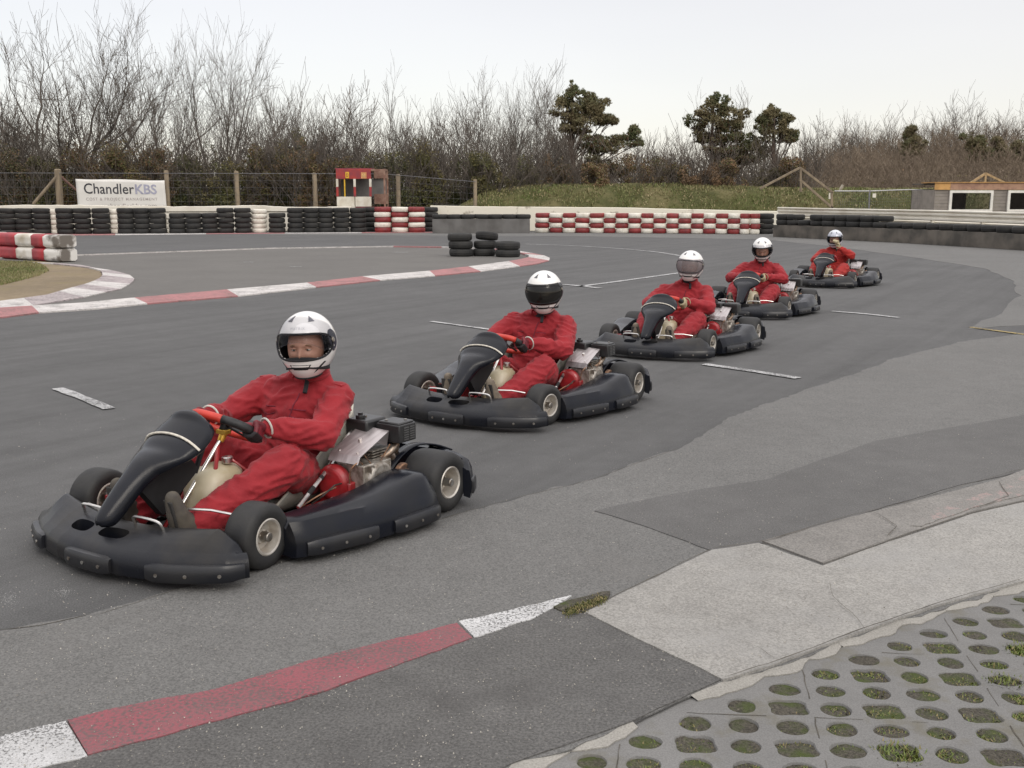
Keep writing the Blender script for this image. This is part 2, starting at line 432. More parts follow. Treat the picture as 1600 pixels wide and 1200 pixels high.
# concrete apron with its slab joints
sheet('concrete_apron', GP([(915, 961), (985, 925), (1050, 893), (1112, 863), (1185, 852), (1285, 888), (1390, 850), (1520, 806), (1600, 788), (1800, 745), (1800, 858), (1600, 911), (1450, 955), (1330, 997), (1200, 1047), (1130, 1067), (1000, 1005)]), 0.012, CONC, amp=0.010, step=0.05, seed=11, thick=0.03)
sheet('concrete_slab_strip', GP([(1190, 849), (1330, 811), (1440, 784), (1560, 752), (1600, 737), (1800, 690), (1800, 740), (1600, 785), (1520, 803), (1390, 847), (1286, 884)]), 0.013, CONC_S, amp=0.006, step=0.05, seed=12, thick=0.03)
sheet('pink_slab_paint', GP([(1420, 826), (1455, 800), (1490, 792), (1560, 766), (1600, 745), (1700, 722), (1700, 755), (1600, 778), (1525, 796), (1440, 828)]), 0.017, CONC_R, amp=0.02, step=0.05, seed=13)
CRK = mat('crack_dark', (0.075, 0.066, 0.052), 0.95, var=0.3)
def crack(pts, w, seed, name='crack', m=CRK, z=0.02):
    l = jag(GP(pts), 0.04, 0.012, seed, closed=False)
    mb = MB(); L_ = []; R_ = []
    for i, p in enumerate(l):
        d = l[min(i + 1, len(l) - 1)] - l[max(i - 1, 0)]; n_ = Vector((-d.y, d.x, 0)).normalized()
        ww = w * 0.55 * (0.5 + 1.0 * abs(noise.noise(p * 7))) * (0.3 if i in (0, len(l) - 1) else 1)
        L_.append(Vector((p.x, p.y, z)) + n_ * ww); R_.append(Vector((p.x, p.y, z)) - n_ * ww)
    mb.loft([R_, L_], closed_ring=False)
    o = mb.build(name, m, smooth=False); o['kind'] = 'structure'; return o
crack([(1185, 850), (1285, 887), (1390, 849), (1520, 805), (1600, 787), (1800, 742)], 0.0035, 1)
crack([(1353, 993), (1330, 965), (1303, 940), (1296, 915)], 0.0022, 2)
crack([(1215, 1040), (1190, 1022), (1170, 1013)], 0.0015, 3)
crack([(1100, 982), (1130, 992)], 0.0025, 4)
crack([(1385, 845), (1402, 828), (1370, 808), (1350, 803)], 0.004, 5)
crack([(1525, 800), (1575, 780), (1560, 757)], 0.005, 6)
crack([(1345, 785), (1400, 790), (1440, 795)], 0.003, 7)
crack([(915, 960), (985, 924), (1050, 892), (1112, 862)], 0.006, 8, z=0.0145)
crack([(1112, 862), (1200, 849), (1330, 810), (1440, 783), (1600, 736)], 0.005, 9, z=0.0175)
crack([(1130, 1067), (1200, 1046), (1330, 996), (1450, 954), (1600, 910)], 0.005, 10)
crack([(150, 963), (300, 915), (480, 870), (640, 826), (800, 781), (930, 749), (1060, 701)], 0.004, 12, z=0.0055)
crack([(0, 986), (60, 980), (140, 962)], 0.008, 13, z=0.0055)
for i_, (u_, v_, l_) in enumerate([(100, 1005, 18), (115, 1018, 22), (210, 960, 14), (285, 1017, 16), (60, 1150, 10), (640, 960, 15), (700, 900, 12), (880, 985, 12), (1000, 715, 16), (560, 930, 12), (820, 905, 10)]):
    crack([(u_, v_), (u_ + l_ * 0.5, v_ - 2), (u_ + l_, v_ - l_ * 0.15)], 0.003, 20 + i_, name='scuff', z=0.013)

# infield tarmac inside the long kerb, sand and grass island
sheet('infield_tarmac', GP([(0, 488), (210, 473), (355, 459), (480, 448), (585, 436), (670, 429), (740, 422), (800, 413), (835, 405), (800, 394), (698, 388), (583, 386), (420, 389), (110, 399), (-60, 404), (-60, 480)]), 0.004, ASPH_I, amp=0.02, step=0.4, seed=14)
sheet('sand', GP([(-120, 413), (60, 409), (100, 413), (126, 417), (157, 425.5), (160, 433), (147, 442.6), (113, 453), (73, 465), (0, 476), (-160, 492)]), 0.02, SAND, amp=0.05, step=0.2, seed=15)
sheet('lawn', GP([(-120, 411), (0, 408), (45, 411), (63, 414), (76, 423), (60, 431), (47, 435), (0, 446.5), (-100, 462)]), 0.03, GRASSG, amp=0.12, step=0.2, seed=16)

def banded(name, lo, hi, bands, mats, z, h=0.0, amp=0.0, seed=0, step=0.1):
    """painted strip between two edge lines; bands = [(k_lo, k_hi, material)] given directly as quads of pixel points"""
    mb = MB()
    for (a, b, mi) in bands:
        la = [G(*p) for p in a]; lb = [G(*p) for p in b]        # near edge, far edge, both left to right
        def res(l, n):
            d = [0]
            for i in range(len(l) - 1): d.append(d[-1] + (l[i + 1] - l[i]).length)
            return [Vector([float(np.interp(d[-1] * k / n, d, [q[c] for q in l])) for c in range(3)]) for k in range(n + 1)]
        n = max(3, int((la[-1] - la[0]).length / step)); la = res(la, n); lb = res(lb, n)
        if amp:
            for l, s_ in ((la, 1), (lb, 2)):
                for i in range(1, n):
                    w = noise.noise(Vector((l[i].x * 14, l[i].y * 14, s_ + seed))) * amp
                    l[i] += (lb[i] - la[i]).normalized() * w
        A = [Vector((p.x, p.y, z + (h * 0.25))) for p in la]; B = [Vector((p.x, p.y, z + h)) for p in lb]
        A0 = [Vector((p.x, p.y, 0)) for p in la]; B0 = [Vector((p.x, p.y, 0)) for p in lb]
        mb.loft([A, B], mi, closed_ring=False)
        A0 = [p - Vector((0, 0, .002)) for p in A0]; B0 = [p - Vector((0, 0, .002)) for p in B0]
        mb.loft([[A0[0], B0[0]], [A[0], B[0]]], mi, closed_ring=False); mb.loft([[A0[-1], B0[-1]], [A[-1], B[-1]]], mi, closed_ring=False)
        mb.loft([A0, A], mi, closed_ring=False); mb.loft([B, B0], mi, closed_ring=False)
    o = mb.build(name, mats, smooth=False); o['kind'] = 'structure'; return o
WK, RK, PK = 0, 1, 2
banded('near_kerb_paint', None, None, [
    ([(-120, 1250), (0, 1222), (137, 1187)], [(-120, 1190), (0, 1155), (103, 1132)], 0),
    ([(138, 1185), (281, 1147), (500, 1087), (738, 1001)], [(106, 1130), (172, 1113), (344, 1080), (500, 1032), (714, 978)], 1),
    ([(741, 1000), (829, 972), (862, 955)], [(717, 975), (800, 957), (893, 934)], 0)], [WHITE_P, RED_P], 0.0115, 0, 0.010, 3, step=0.02)
banded('infield_kerb', None, None, [
    ([(-60, 502), (0, 498), (61, 490)], [(-60, 490), (0, 485), (50, 482)], 1),
    ([(61, 490), (150, 484), (230, 476)], [(50, 482), (130, 477), (210, 469)], 0),
    ([(230, 476), (372, 464)], [(210, 469), (355, 456)], 1),
    ([(372, 464), (494, 450)], [(355, 456), (480, 445)], 0),
    ([(494, 450), (594, 439)], [(480, 445), (566, 435)], 1),
    ([(594, 439), (680, 432)], [(566, 435), (671, 426)], 0),
    ([(680, 432), (751, 425)], [(671, 426), (732, 419)], 1),
    ([(751, 425), (812, 417)], [(732, 419), (795, 410.5)], 0),
    ([(812, 417), (840, 413), (858, 408)], [(795, 410.5), (815, 407), (826, 404)], 1),
    ([(858, 408), (859, 404), (850, 400)], [(826, 404), (826, 401), (820, 399)], 0),
    ([(850, 400), (835, 397)], [(820, 399), (812, 396.5)], 1),
    ([(835, 397), (812, 393)], [(812, 396.5), (800, 395)], 0),
    ([(812, 393), (760, 388.4)], [(800, 395), (755, 389.6)], 1),
    ([(760, 388.4), (690, 386)], [(755, 389.6), (690, 387.6)], 0),
    ([(690, 386), (615, 385)], [(690, 387.6), (615, 386.5)], 1),
    ([(615, 385), (420, 388), (110, 399), (-40, 404.5)], [(615, 386.2), (420, 389.2), (110, 400.2), (-40, 406)], 0)],
    [WHITE_K, RED_K], 0.012, 0.03, 0.02, 4, step=0.2)
isl = []
of = [(0, 486), (52, 479), (100, 471), (131, 466), (165, 458), (189, 453), (203, 445), (210, 437), (203, 431), (178, 424), (150, 420), (126, 415), (87, 412), (50, 411)]
inn = [(0, 475), (37, 470), (73, 465), (93, 459), (113, 453), (132, 448), (147, 442.6), (156, 438), (160.6, 433), (160, 429), (157, 425.5), (140, 421), (116, 418), (83, 414.5), (50, 413)]
of.insert(7, (208, 441))
for k in range(len(inn) - 1):
    isl.append(([of[k], of[k + 1]], [inn[k], inn[k + 1]], (0, 2, 2, 0, 2)[k % 5]))
banded('island_kerb', None, None, isl, [WHITE_K, RED_K, PALE_K], 0.012, 0.035, 0.01, 5, step=0.1)
banded('far_kerb_paint', None, None, [
    ([(-20, 369), (180, 367.5)], [(-20, 367), (180, 365.5)], 1), ([(180, 367.5), (322, 366)], [(180, 365.5), (322, 364.5)], 0),
    ([(322, 366), (445, 365)], [(322, 364.5), (445, 363.8)], 1), ([(445, 365), (565, 364.4)], [(445, 363.6), (565, 363)], 0),
    ([(565, 364.4), (700, 363.6)], [(565, 363), (700, 362.5)], 1)], [WHITE_K, RED_K], 0.012, 0, 0.03, 6, step=0.3)

def line(name, pts, w, m=LINE_P, z=0.009, close=False):
    l = smooth_line([G(*p) for p in pts], 6); mb = MB(); A = []; B = []
    for i, p in enumerate(l):
        d = l[min(i + 1, len(l) - 1)] - l[max(i - 1, 0)]; n_ = Vector((-d.y, d.x, 0)).normalized()
        ww = w * (1 + 0.25 * noise.noise(p * 9)) / 2
        A.append(Vector((p.x, p.y, z)) - n_ * ww); B.append(Vector((p.x, p.y, z)) + n_ * ww)
    mb.loft([A, B], closed_ring=False); o = mb.build(name, m, smooth=False); o['kind'] = 'structure'; return o
line('grid_line', [(90, 608), (130, 623), (171, 640)], 0.09)
line('grid_line', [(674, 503), (725, 510), (790, 519)], 0.07)
line('grid_line', [(1100, 570), (1170, 580), (1247, 592)], 0.10)
line('grid_line', [(1300, 487), (1350, 491), (1404, 497)], 0.09)
line('grid_line', [(880, 445), (905, 447), (938, 451)], 0.14)
line('track_line', [(905, 448), (960, 441), (1010, 434), (1060, 427), (1085, 423)], 0.13)
line('track_line', [(820, 381.5), (890, 384), (951, 387.5), (1017, 393), (1064, 400)], 0.13)
line('yellow_line', [(1516, 512), (1560, 518), (1620, 526)], 0.08, YEL_P)
for u_, v_, l_ in ((380, 410, 16), (452, 417, 20), (612, 394.5, 26)):
    line('paint_mark', [(u_, v_), (u_ + l_, v_)], 0.12)
fm_ = MB()
for u_, v_ in ((15, 935), (100, 925)):
    for _ in range(260):
        p = G(u_ + rnd.gauss(0, 8), v_ + rnd.gauss(0, 5), 0.0015); q = rnd.uniform(.001, .0032)
        fm_.add([p + Vector((rnd.uniform(-q, q), rnd.uniform(-q, q), 0)) for _k in range(3)], [(0, 1, 2)])
o = fm_.build('paint_flecks', mat('paint_fleck', (0.5, 0.5, 0.48), 0.8), smooth=False); tag(o, 'scattered worn white paint flecks at the lower left of the track', 'paint flecks', kind='stuff')

# grass paving: concrete lattice with round and star-shaped wells
PO, PA, PB = Vector((0.9046, 3.3557, 0)), Vector((0.1384, -0.0115, 0)), Vector((-0.0193, -0.1171, 0))
pr_edge = GP(PAV_EDGE)
def below_edge(p):
    for i in range(len(pr_edge) - 1):
        a, b = pr_edge[i], pr_edge[i + 1]
        if a.x <= p.x <= b.x:
            return (a.y + (b.y - a.y) * (p.x - a.x) / (b.x - a.x)) - p.y
    return -1
mb = MB(); wells = []
NS = 24
for r in range(-7, 18):
    for c in range(-16, 22):
        ctr = PO + PA * c + PB * r
        dist = below_edge(ctr)
        if dist < -0.12 or ctr.y < 1.25 or ctr.x > 3.9: continue
        sq = [(math.cos(2 * math.pi * k / NS), math.sin(2 * math.pi * k / NS)) for k in range(NS)]
        outer = []
        for x, y in sq:
            s_ = 0.5 / max(abs(x), abs(y)); outer.append(ctr + PA * (x * s_) - PB * (y * s_) + Vector((0, 0, -0.006)))
        if dist < 0.045:
            o_ = len(mb.v); mb.add(outer, [tuple(range(NS))]); continue
        star = (r % 2 == 0 and c % 2 == 0)
        rx = 0.0475 * rnd.uniform(0.86, 1.1); ry = 0.0435 * rnd.uniform(0.88, 1.1)
        inner = []
        ph = rnd.uniform(0, 9)
        for k, (x, y) in enumerate(sq):
            a = 2 * math.pi * k / NS
            q = 1 + 0.05 * noise.noise(Vector((x * 2 + ph, y * 2, ph)))
            if star:
                q *= 1.10 + 0.30 * (abs(math.sin(2 * a)) ** 2.0) - 0.06
                inner.append(ctr + Vector((x * 0.053 * q, y * 0.044 * q, 0)))
            else:
                inner.append(ctr + Vector((x * rx * q, y * ry * q, 0)))
        ed = [p + Vector((0, 0, -0.006)) for p in inner]
        lip = [ctr + (p - ctr) * 0.95 + Vector((0, 0, -0.010)) for p in inner]
        low = [ctr + (p - ctr) * 0.90 + Vector((0, 0, -0.035)) for p in inner]
        mb.loft([outer, ed, lip, low], closed_ring=True)
        wells.append((ctr, rx if not star else 0.06, star))
o = mb.build('grass_paving', PAVE, smooth=True, angle=50); o['kind'] = 'structure'
gm = MB()
nx, ny = 150, 90
gv = []
for j in range(ny + 1):
    for i in range(nx + 1):
        x = -0.6 + 4.8 * i / nx; y = 1.15 + 3.6 * j / ny
        z = -0.024 + 0.012 * noise.noise(Vector((x * 12, y * 12, 3))) + 0.006 * noise.noise(Vector((x * 40, y * 40, 3)))
        gv.append((x, y, min(z + .012, -0.008)))
gf = [(j * (nx + 1) + i, j * (nx + 1) + i + 1, (j + 1) * (nx + 1) + i + 1, (j + 1) * (nx + 1) + i) for j in range(ny) for i in range(nx)]
gm.add(gv, gf); o = gm.build('soil', SOIL, angle=180); o['kind'] = 'structure'
for q in range(-4, 5):                                              # open joints between the slabs
    for (o0, dv, cnt) in ((PO + PB * (q * 4 + 0.5) - PA * 16.5, PA, 38), (PO + PA * (q * 4 + 0.5) - PB * 8.5, PB, 26)):
        A = []; B = []
        runs = []
        for k in range(cnt * 3):
            p = o0 + dv * (k / 3); w = 0.0022 * (0.3 + 1.2 * abs(noise.noise(p * 5))); nn = Vector((-dv.y, dv.x, 0)).normalized()
            jg = nn * 0.006 * noise.noise(p * 13)
            ok = below_edge(p) > 0.06 and p.y > 1.3 and all((p - wc).length > wr * 1.28 for wc, wr, _s in wells)
            if ok: A.append(p + jg + nn * w + Vector((0, 0, -0.0045))); B.append(p + jg - nn * w + Vector((0, 0, -0.0045)))
            if (not ok or k == cnt * 3 - 1) and len(A) > 1: runs.append((A, B))
            if not ok: A = []; B = []
        jm = MB()
        for A, B in runs: jm.loft([B, A], closed_ring=False)
        if jm.v: o = jm.build('slab_joint', CRK, smooth=False); o['kind'] = 'structure'
# mortar haunch along the paving edge, in broken lumps
k = 0
le = jag(GP(PAV_EDGE), 0.035, 0.006, 8, closed=False)
i = 0
mbm = MB()
while i < len(le) - 8:
    n_ = rnd.randint(4, 9)
    seg = le[i:i + n_ + 1]
    if len(seg) > 3 and rnd.random() < 0.9:
        A = []; B = []
        for q, p in enumerate(seg):
            d = seg[min(q + 1, len(seg) - 1)] - seg[max(q - 1, 0)]; nn = Vector((d.y, -d.x, 0)).normalized()
            tt = q / (len(seg) - 1); w = 0.050 * math.sin(math.pi * min(max(tt, 0.04), 0.96)) ** 0.45 * rnd.uniform(0.8, 1.15)
            A.append(Vector((p.x, p.y, 0.004)) - nn * 0.006); B.append(Vector((p.x, p.y, -0.002)) + nn * w)
        B0 = [Vector((p.x, p.y, -0.03)) for p in B]
        mbm.loft([B0, B, A], closed_ring=False)
    i += n_
o = mbm.build('mortar_edge', MORT, smooth=False); o['kind'] = 'structure'
# moss, grass tufts and leafy weeds in the wells
GRN = mat('weed_leaf', (0.10, 0.15, 0.025), 0.6, col2=(0.15, 0.17, 0.035), scale=30, mix=(0.35, 0.65))
DRY = mat('dry_grass', (0.24, 0.19, 0.09), 0.8, col2=(0.15, 0.14, 0.05), scale=25)
MOSS = mat('moss', (0.10, 0.11, 0.02), 0.9, col2=(0.05, 0.06, 0.015), scale=60, bump=0.01, bscale=120)
def blade(mb, p, h, lean, az, w, mi=0):
    d = Vector((math.cos(az), math.sin(az), 0)); s_ = Vector((-d.y, d.x, 0)) * w
    p1 = p + Vector((0, 0, h * 0.55)) + d * lean * 0.35; p2 = p + Vector((0, 0, h)) + d * lean
    mb.add([p - s_, p + s_, p1 + s_ * 0.8, p1 - s_ * 0.8, p2], [(0, 1, 2, 3), (3, 2, 4)], mi)
tb = MB()
for ctr, rr, star in wells:
    lush = noise.noise(Vector((ctr.x * 2.2, ctr.y * 2.2, 1.5))) + 0.25 * (ctr.x - 1.0) * 0.5
    big = rnd.random()
    n_ = int(max(0, (lush + 0.42)) * 420 * rnd.uniform(0.1, 1.5)) + rnd.randint(0, 14)
    if big > 0.90: n_ += 200
    for _ in range(n_):
        a = rnd.uniform(0, 6.28); q = rr * math.sqrt(rnd.random()) * (1.2 if big > 0.90 else 0.92)
        p = ctr + Vector((math.cos(a) * q, math.sin(a) * q * 0.85, -0.026))
        if big > 0.90: blade(tb, p, rnd.uniform(0.015, 0.032), rnd.uniform(0.005, 0.028), rnd.uniform(0, 6.28), rnd.uniform(0.002, 0.0055), 0 if rnd.random() < .8 else 1)
        else: blade(tb, p + Vector((0, 0, .008)), rnd.uniform(0.003, 0.012), rnd.uniform(0, 0.014), rnd.uniform(0, 6.28), rnd.uniform(0.0012, 0.003), 0 if rnd.random() < 0.62 else 1)
o = tb.build('weeds', [GRN, DRY], smooth=False)
tag(o, 'low green weeds and dry grass growing in the holes of the concrete paving', 'weeds', kind='stuff')
tb = MB()
for _ in range(900):                                                # growth in the joint where kerb, patch and apron meet
    t_ = rnd.random(); u_ = 885 + 60 * t_ + rnd.gauss(0, 4); v_ = 958 - 22 * t_ + rnd.gauss(0, 3.5)
    blade(tb, G(u_, v_, 0.012), rnd.uniform(0.002, 0.012), rnd.uniform(0, 0.012), rnd.uniform(0, 6.28), rnd.uniform(0.001, 0.003), 0 if rnd.random() < 0.45 else 1)
o = tb.build('joint_moss', [MOSS, DRY], smooth=False)
tag(o, 'mossy dry growth at the joint between painted kerb and concrete apron', 'moss', kind='stuff')
sheet('joint_dirt', GP([(866, 953), (890, 943), (925, 936), (950, 928), (948, 938), (930, 950), (912, 960), (888, 962)]), 0.0128, SOIL, amp=0.015, step=0.02, seed=31)
# loose grit on the tarmac
GRIT = mat('grit', (0.34, 0.32, 0.28), 0.9, var=0.4, scale=3)
tb = MB()
for _ in range(5200):
    u_ = rnd.uniform(-20, 1620); v_ = rnd.uniform(640, 1200)
    p = G(u_, v_, 0.014)
    if below_edge(p) > -0.02: continue
    s_ = rnd.uniform(0.0015, 0.0042); q = [Vector((rnd.uniform(-1, 1), rnd.uniform(-1, 1), 0)) * s_ for _ in range(3)]
    tb.add([p + q[0], p + q[1], p + q[2], p + Vector((0, 0, s_))], [(0, 1, 3), (1, 2, 3), (2, 0, 3)])
o = tb.build('grit', GRIT, smooth=False); tag(o, 'loose pale grit scattered over the near tarmac', 'grit', kind='stuff')

# ------------------------------------------------------------------ kart
PLA = mat('black_plastic', (0.007, 0.0085, 0.014), 0.21, col2=(0.012, 0.0125, 0.015), scale=5, mix=(0.4, 0.75), bump=0.0005, bscale=240, rvar=0.06, spec=0.26)
PLD = mat('dusty_black_plastic', (0.009, 0.010, 0.014), 0.30, col2=(0.030, 0.027, 0.023), scale=4.5, mix=(0.42, 0.72), bump=0.0008, bscale=200, rvar=0.08, spec=0.28)
PAD = mat('black_rubber_pad', (0.010, 0.011, 0.015), 0.34, col2=(0.018, 0.018, 0.020), scale=9, bump=0.0005, bscale=200, spec=0.5)
TYR = mat('kart_tyre_rubber', (0.021, 0.0205, 0.020), 0.66, col2=(0.014, 0.014, 0.015), scale=14, bump=0.001, bscale=90)
ALU = mat('cast_wheel_metal', (0.62, 0.59, 0.54), 0.38, 0.55, col2=(0.46, 0.42, 0.37), scale=18, rvar=0.08)
CHR = mat('chrome', (0.70, 0.68, 0.65), 0.30, 1.0, var=0.08, scale=20)
STL = mat('dull_steel', (0.40, 0.39, 0.37), 0.42, 0.9, col2=(0.22, 0.19, 0.16), scale=25)
CAST = mat('oily_cast_aluminium', (0.42, 0.39, 0.35), 0.5, 0.6, col2=(0.20, 0.17, 0.14), scale=30, bump=0.001)
RUST = mat('rusty_exhaust', (0.30, 0.17, 0.10), 0.6, 0.6, col2=(0.14, 0.09, 0.07), scale=40)
REDF = mat('red_frame_paint', (0.36, 0.020, 0.025), 0.38, col2=(0.22, 0.018, 0.02), scale=12, coat=0.3)
REDP = mat('red_grip_vinyl', (0.52, 0.040, 0.025), 0.48, var=0.12, scale=12)
BLKG = mat('black_grip', (0.018, 0.018, 0.019), 0.6, var=0.3, scale=40, bump=0.0006)
GOLD = mat('gold_anodised', (0.75, 0.46, 0.08), 0.35, 0.7, var=0.15)
TANK = mat('cream_tank_plastic', (0.56, 0.50, 0.37), 0.42, col2=(0.42, 0.36, 0.23), scale=7, spec=0.5)
SEAT = mat('grey_seat_shell', (0.27, 0.265, 0.235), 0.5, col2=(0.18, 0.175, 0.15), scale=10)
PLATE = mat('brushed_plate', (0.52, 0.48, 0.48), 0.38, 0.75, col2=(0.40, 0.36, 0.36), scale=6, stretch=(1, 8, 1))
STRIP = mat('pale_trim_cord', (0.62, 0.58, 0.50), 0.6, var=0.15, scale=60, bump=0.001, bscale=150)
DARK = mat('dark_void', (0.008, 0.008, 0.009), 0.8, var=0.3)

def lerp(a, b, t): return a + (b - a) * t
def itp(x, xs, ys): return float(np.interp(x, xs, ys))

def bump_outer(y):
    """outline of the nose bumper: x of the outer skin at lateral y"""
    return itp(abs(y), [0, .1, .2, .3, .4, .5, .6, .66, .70], [.968, .966, .956, .934, .900, .848, .775, .660, .61])
def bump_sec(t):
    """outline point, outward normal, inner edge point for t in -1..1"""
    ys = t * (.640 if t > 0 else .60)
    e_ = 0.004
    x0 = bump_outer(ys); d = Vector((bump_outer(ys + .03) - bump_outer(ys - .03), .06, 0))
    n_ = Vector((d.y, -d.x, 0)).normalized()
    o = Vector((x0, ys, 0))
    xi = itp(abs(ys), [0, .3, .45, .55, .70], [.775, .755, .725, .70, .665])
    yi = ys * itp(abs(ys), [0, .5, .7], [1, .97, .93])
    return o, n_, Vector((xi, yi, 0))
def bumper_mb():
    mb = MB(); rings = []; T = [i / 200 * 2 - 1 for i in range(201)]
    for t in T:
        o, n_, q = bump_sec(t); a = abs(t)
        zt = itp(a, [0, .35, .6, .8, .93, 1], [.185, .19, .205, .215, .165, .10])
        zm = itp(a, [0, .6, 1], [.165, .175, .13])
        ring = [o - n_ * .03 + Vector((0, 0, .028)), o + Vector((0, 0, .036)), o + n_ * .006 + Vector((0, 0, .062)), o + n_ * .004 + Vector((0, 0, .095)), o - n_ * .012 + Vector((0, 0, .122))]
        top0 = o - n_ * .03
        for f, zf in [(q_, itp(q_, [0, .12, .30, .50, .70, .86, 1], [0, .18, .44, .66, .84, .95, 1])) for q_ in [.05 + .05 * k_ for k_ in range(19)]]:
            p = top0.lerp(q, f); ring.append(Vector((p.x, p.y, lerp(.132, zt, zf))))
        ring += [q + Vector((-.008, 0, zt - .008)), q + Vector((-.010, 0, zt - .03)), q + Vector((.012, 0, .10)), q + Vector((.05, 0, .04))]
        rings.append(ring)
    def skip_unused(i, j):
        t = (T[i] + T[i + 1]) / 2
        f = .05 * (j - 4) + .025
        return (abs(abs(t) - .155) / .115) ** 2.6 + (abs(f - (.56 + .5 * (abs(t) - .15))) / .17) ** 2.4 < 1
    mb.loft(rings, closed_ring=True, caps=True)
    return mb
def carve(mb, cutters, name, m, parent):
    """cut clean openings with solid cutters"""
    import bmesh
    def closed(mbx, n_, mm):
        o = mbx.build(n_, mm, smooth=False); bm = bmesh.new(); bm.from_mesh(o.data); bmesh.ops.recalc_face_normals(bm, faces=bm.faces); bm.to_mesh(o.data); bm.free(); return o
    a = closed(mb, 'tmp', m); cs = []
    for c in cutters:
        o = closed(c, 'cut', []); cs.append(o); md = a.modifiers.new('b', 'BOOLEAN'); md.operation = 'DIFFERENCE'; md.solver = 'EXACT'; md.object = o
    dg = bpy.context.evaluated_depsgraph_get(); me = bpy.data.meshes.new_from_object(a.evaluated_get(dg))
    for o in [a] + cs: bpy.data.objects.remove(o)
    me.name = name; me.polygons.foreach_set('use_smooth', [True] * len(me.polygons)); me.set_sharp_from_angle(angle=R(50))
    o = bpy.data.objects.new(name, me); COL.objects.link(o); o.parent = parent; return o
def skirt_pad(path, t0, t1, zlo, zhi, out, mi=0, mb=None, bolts=3):
    """a raised rubbing pad following a path(t)->(point, normal)"""
    mb = mb or MB(); K = 12; rings = []
    for i in range(K + 1):
        f = i / K; t = lerp(t0, t1, f); p, n_ = path(t)
        s_ = min(1, min(f, 1 - f) * 7 + .25) ; s_ = s_ ** .5
        zc = (zlo + zhi) / 2; hh = (zhi - zlo) / 2 * (0.62 + 0.38 * s_); oo = out * (0.25 + 0.75 * s_)
        rings.append([p - n_ * .012 + Vector((0, 0, zc - hh)), p + n_ * oo * .75 + Vector((0, 0, zc - hh)), p + n_ * oo + Vector((0, 0, zc - hh * .7)),
                      p + n_ * oo + Vector((0, 0, zc + hh * .55)), p + n_ * oo * .7 + Vector((0, 0, zc + hh * .9)), p - n_ * .022 + Vector((0, 0, zc + hh))])
    mb.loft(rings, mi, closed_ring=True, caps=True)
    bl = []
    for b in range(bolts):
        t = lerp(t0, t1, (b + .5) / bolts); p, n_ = path(t); bl.append((p + n_ * (out + .001) + Vector((0, 0, (zlo + zhi) / 2 - .005)), n_))
    return mb, bl
def pod_outer(x):
    return itp(x, [-.36, -.30, -.1, .1, .3, .40, .43], [.775, .80, .785, .745, .685, .655, .63])
def pod_mb(s):
    mb = MB(); rings = []; K = 22
    for i in range(K + 1):
        x = lerp(.43, -.355, i / K); y = pod_outer(x); f = i / K
        e_ = min(1, f / .05 + .0) if f < .05 else 1
        zt = itp(f, [0, .04, .3, .6, .85, .97, 1], [.165, .182, .192, .212, .248, .245, .22])
        d = itp(f, [0, .5, 1], [.10, .13, .16])
        ring = [(x, y - .02, .028), (x, y, .034), (x, y + .004, .09), (x, y - .006, .125), (x, y - .018, .15), (x, y - .035, .18), (x, y - .055, zt - .018), (x, y - .075, zt - .004), (x, y - .10, zt), (x, y - .10 - d * .5, zt + .002), (x, y - .10 - d, zt - .01), (x, y - .11 - d, zt - .04), (x, y - .10 - d, .04)]
        rings.append([Vector((a, b * s, c)) for a, b, c in ring])
    if s < 0: rings = [list(reversed(r)) for r in rings]
    mb.loft(rings, closed_ring=True, caps=True)
    return mb
def wheel(parent, name, c, rt, w, rr, s, steer=0.0, cast=True):
    """c centre, rt tyre radius, w width, s=+1 for the left side"""
    hub = MB(); hub.cyl((0, 0, 0), .020, w * 1.02, (0, 1, 0), 14, bev=.003)
    hub.cyl((0, s * w * .34, 0), .012, .022, (0, 1, 0), 8)
    h = hub.build('wheel', STL, parent); h.location = c; h.rotation_euler = (0, 0, steer)
    t = MB(); hw = w / 2
    prof = [(rr, -hw * .86), (rr + .010, -hw * .97), (rr + .028, -hw), (rt - .030, -hw * 1.0), (rt - .010, -hw * .90), (rt - .002, -hw * .70), (rt, -hw * .3), (rt, hw * .3), (rt - .002, hw * .70), (rt - .010, hw * .90), (rt - .030, hw), (rr + .028, hw), (rr + .010, hw * .97), (rr, hw * .86), (rr - .004, 0)]
    t.lathe(prof, (0, 0, 0), (0, 1, 0), 48, closed=True)
    t.build('tyre', TYR, h, angle=50)
    r = MB()
    for q in (-1, 1):
        deep = .30 if q == s else .1
        pr = [(rr + .006, q * hw * .93), (rr + .001, q * hw * .97), (rr - .006, q * hw * .92), (rr - .011, q * hw * .6), (rr - .016, q * hw * deep), (.034, q * hw * (deep - .06)), (.030, q * hw * (deep + .10)), (.018, q * hw * (deep + .12)), (.0005, q * hw * (deep + .12))]
        r.lathe(pr, (0, 0, 0), (0, 1, 0), 32)
    y_ = s * hw * .36
    for k in range(3):
        a = 2 * math.pi * k / 3 + .4
        r.cyl((math.cos(a) * .027, y_ + s * .010, math.sin(a) * .027), .0045, .012, (0, 1, 0), 6)
    r.cyl((.0, y_ + s * .022, 0), .011, .03, (0, 1, 0), 8)
    r.build('rim', ALU, h, angle=35)
    vlv = MB(); vlv.box((rr * .62, s * hw * .32, -rr * .3), (.012, .006, .018)); vlv.build('valve', DARK, h, smooth=False)
    return h

